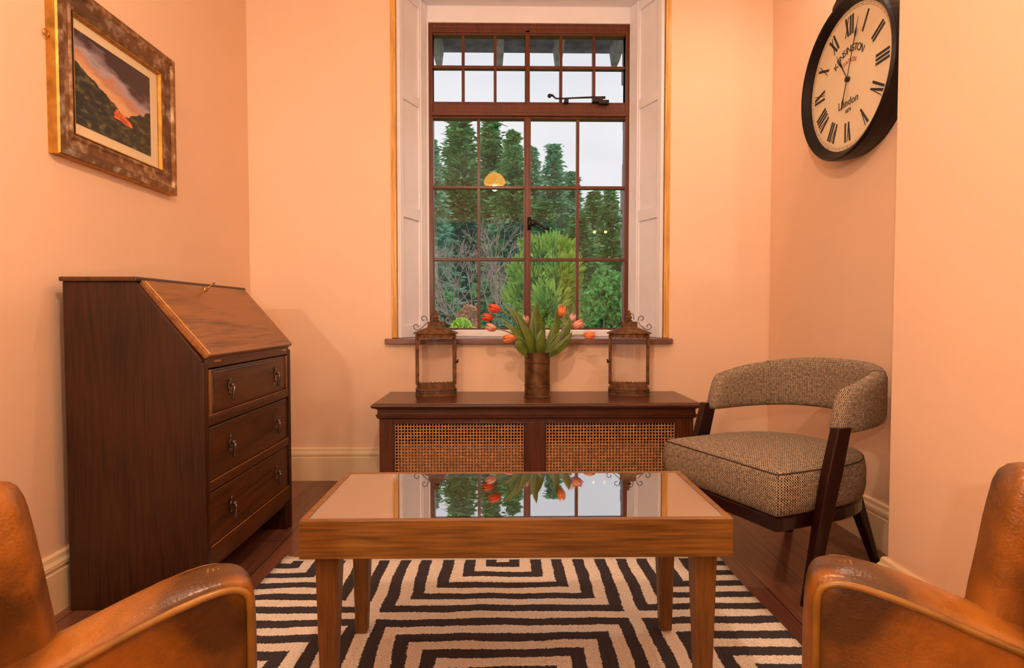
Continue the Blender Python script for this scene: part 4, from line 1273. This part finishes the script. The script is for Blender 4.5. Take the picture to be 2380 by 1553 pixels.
b = MB(); b.rings([plan_ring(.016, .229), plan_ring(.006, .236), plan_ring(.006, .272), plan_ring(.012, .278)]); b.build('seat_frame', M['chairwood'], tc_, smooth=False)
for s in (-1, 1):
    b = MB(); y = s * .293
    def q4(x, yy, hx, hy, z): return [(x - hx, yy - hy, z), (x + hx, yy - hy, z), (x + hx, yy + hy, z), (x - hx, yy + hy, z)]
    b.rings([q4(.150, y, .017, .013, 0), q4(.090, y, .028, .015, .25), q4(.050, y, .033, .016, .40), q4(.010, y, .030, .016, .545)])
    b.build('arm_post', M['chairwood'], tc_, bevel=.004)
    b = MB(); b.rings([q4(-.335, s * .185, .012, .012, 0), q4(-.235, s * .165, .022, .020, .26)])
    b.build('rear_leg', M['chairwood'], tc_, bevel=.004)

# ------------------------------------------------------------------ leather armchairs
def armchair(label, wing=.214):
    r = thing('leather_armchair', label, 'armchair', (0, 0, 0), 0, 'pair of tan leather armchairs')
    W = .33
    # arms (side profile in x z), crowned across their width
    prof_ = [(.380, .10), (.384, .30), (.385, .50), (.385, .524), (.380, .538), (.364, .546), (.335, .546), (.27, .532), (.15, .492), (0, .458), (-.15, .445), (-.34, .43), (-.37, .30), (-.37, .10)]
    for s in (1, -1):
        yo, yi = s * W, s * (W - .088)
        b = MB(); rg = []
        n = 9
        cx_, cz_ = 0, .30
        for j in range(n + 1):
            t = j / n; y = yo + (yi - yo) * t; cr_ = math.sin(PI * t) ** .5 if 0 < t < 1 else 0
            ring = []
            for i, (x, z) in enumerate(prof_):
                off = .016 * cr_
                dx, dz_ = (1, 0) if i < 3 else ((.7, .7) if i < 6 else ((0, 1) if i < 11 else (-1, 0)))
                if i == 0 or i == len(prof_) - 1: dx, dz_ = 0, 0
                ring.append((x + dx * off, y, z + dz_ * off))
            rg.append(ring)
        if s > 0: rg = rg[::-1]
        b.rings(rg)
        arm = b.build('arm', M['leather'], r, smooth=True, subsurf=2)
        for y in (yo, yi):
            pm = MB(); pm.tube([(x, y, z) for x, z in prof_[:12]], .0052, 8)
            pm.build('piping', M['piping'], arm, smooth=True, subsurf=1)
        # creased gusset at the front corner
        cm = MB()
        for q in range(3):
            ym = yo + (yi - yo) * .5
            cm.tube([(.352 + .004 * q, yo + (yi - yo) * (.2 + .1 * q), .552), (.345 + .006 * q, ym, .560 - .001 * q), (.340 + .01 * q, yo + (yi - yo) * .85, .552)], [.0005, .0016, .0005], 6)
        cm.build('crease', M['piping'], arm, smooth=True)
    # back wrapping forward over the arms
    b = MB(); rg = []
    path = [Vector((wing + .012, .316)), Vector((wing, .318)), Vector((.12, .322)), Vector((0.0, .325)), Vector((-.10, .322)), Vector((-.20, .30)), Vector((-.27, .24)), Vector((-.30, .12)), Vector((-.305, 0))]
    path = path + [Vector((p.x, -p.y)) for p in path[:-1][::-1]]
    N_ = len(path)
    for i, p in enumerate(path):
        d = (path[min(i + 1, N_ - 1)] - path[max(i - 1, 0)]).normalized(); nn = Vector((-d.y, d.x))
        th_ = .040 if 2 < i < N_ - 3 else (.036 if i not in (0, N_ - 1) else .028)
        z0, z1 = .43, .705
        fl = .03     # leans outward at the top
        ring = []
        for o_, z in ((-1, z0), (-1, .52), (-1, .66), (-.92, z1 - .008), (-.6, z1), (.6, z1), (.92, z1 - .008), (1, .66), (1, .52), (1, z0), (0, z0 - .005)):
            zz = z - (.014 if (i in (0, N_ - 1) and z > .66) else 0)
            q = p + nn * o_ * th_; q = q - Vector((fl * (z - z0) / .25 * 1.2, 0))
            ring.append((q.x, q.y, zz))
        rg.append(ring)
    b.rings(rg)
    b.build('backrest', M['leather'], r, smooth=True, subsurf=2)
    b = MB(); b.box(-.28, .36, -.235, .235, .30, .425); b.build('seat_cushion', M['leather'], r, smooth=True, bevel=.04, seg=5)
    b = MB(); b.box(-.30, .35, -.24, .24, .10, .30); b.box(-.36, -.28, -.25, .25, .10, .47); b.build('seat_base', M['leather'], r, bevel=.02, seg=3)
    for sx in (-.30, .32):
        for sy in (-.27, .27):
            b = MB(); b.lathe([(.016, 0), (.024, .10)], (sx, sy), 12); b.build('leg', M['chairwood'], r)
    return r
a1 = armchair('tan leather armchair at the lower left, beside the writing bureau', .192)
a1.location = (-.475, .305, 0.012); a1.rotation_euler = (0, 0, R(38))
a2 = armchair('tan leather armchair at the lower right, beside the protruding wall', .212)
a2.scale = (-1, 1, 1); a2.rotation_euler = (0, 0, R(-27)); a2.location = (.635, .335, 0.016)
a2['label'] = 'tan leather armchair at the lower right, beside the protruding wall'

# ------------------------------------------------------------------ lamps (behind and above the camera; one is mirrored in the panes, the low rear right one is added fill)
def point(name, loc, power, col, size, parent=None):
    d = bpy.data.lights.new(name, 'POINT'); d.energy = power; d.color = col; d.shadow_soft_size = size
    o = bpy.data.objects.new(name, d); COL.objects.link(o); o.location = loc
    if parent: o.parent = parent
    return o
pd = thing('pendant_lamp', 'amber glass pendant lamp hanging in front of the window, seen mirrored in its panes', 'lamp', (-.085, .55, CH))
b = MB(); b.tube([(0, 0, 0), (0, 0, -.50)], .003, 6); b.lathe([(.001, -.03), (.05, -.025), (.05, 0), (.001, 0)], (0, 0), 16); b.build('cord', M['iron'], pd)
b = MB(); b.lathe([(.02, -.50), (.07, -.52), (.11, -.57), (.12, -.61), (.10, -.645), (.098, -.645), (.116, -.61), (.106, -.573), (.067, -.525), (.02, -.505)], (0, 0), 28); b.build('lamp_shade', M['shade'], pd, smooth=True)
b = MB(); b.tube([(-.045, 0, -.600), (.045, 0, -.600)], .014, 10); b.build('bulb', M['bulb'], pd, smooth=True)
point('pendant_light', (0, 0, -.665), P_PENDANT, WARM, .035, pd)
sc = thing('wall_lamp', 'small two-bulb wall lamp on the protruding wall, seen mirrored in the right panes', 'lamp', (XP, .90, 1.74))
b = MB(); b.box(-.015, 0, -.05, .05, -.06, .06); b.tube([(0, 0, 0), (-.04, 0, -.01), (-.10, 0, 0)], .006, 8); b.tube([(-.10, 0, 0), (-.19, 0, 0)], .006, 8); b.build('bracket', M['socket'], sc)
for x in (-.075, -.19):
    b = MB(); b.ball((x, 0, .02), .017, 12, 8); b.build('bulb', M['bulb'], sc, smooth=True)
for x, y, pw, lb in ((-1.12, 1.15, .5, 'round ceiling light above the framed picture'), (1.25, 2.15, 1.0, 'round ceiling light above the tweed chair')):
    t = thing('ceiling_light', lb, 'lamp', (x, y, CH), 0, 'round ceiling lights')
    b = MB(); b.lathe([(.06, 0), (.06, -.012), (.052, -.018), (.050, -.006), (.0501, 0)], (0, 0), 24); b.build('rim', M['socket'], t)
    b = MB(); b.lathe([(.001, -.008), (.050, -.008), (.050, -.004), (.001, -.004)], (0, 0), 24); b.build('diffuser', M['diffuser'], t)
    d = bpy.data.lights.new('ceiling_spot', 'SPOT'); d.energy = P_DOWN * pw; d.color = WARM
    d.spot_size = R(160); d.spot_blend = .7; d.shadow_soft_size = .05
    o = bpy.data.objects.new('ceiling_spot', d); COL.objects.link(o); o.location = (0, 0, -.03); o.parent = t
for nm, lb, x, y, hh, pw in (('floor_lamp', 'floor lamp with a drum shade behind the camera at the left', -1.12, -1.7, 1.45, P_FLOOR), ('fill_lamp', 'added low fill lamp with a drum shade, unseen behind the camera at the right', .85, -1.8, .42, P_FILL)):
    t = thing(nm, lb, 'lamp', (x, y, 0))  # the low right lamp is an unseen extra, added to brighten the room
    b = MB(); b.lathe([(.001, 0), (.12, 0), (.12, .02), (.02, .03), (.012, .05), (.012, hh), (.001, hh)], (0, 0), 20); b.build('stand', M['socket'], t)
    b = MB(); b.lathe([(.14, hh + .02), (.17, hh - .20), (.168, hh - .20), (.138, hh + .02)], (0, 0), 28); b.build('lamp_shade', M['mat_board'], t, smooth=True)
    point(nm + '_light', (0, 0, hh + .06), pw, WARM, .05, t)
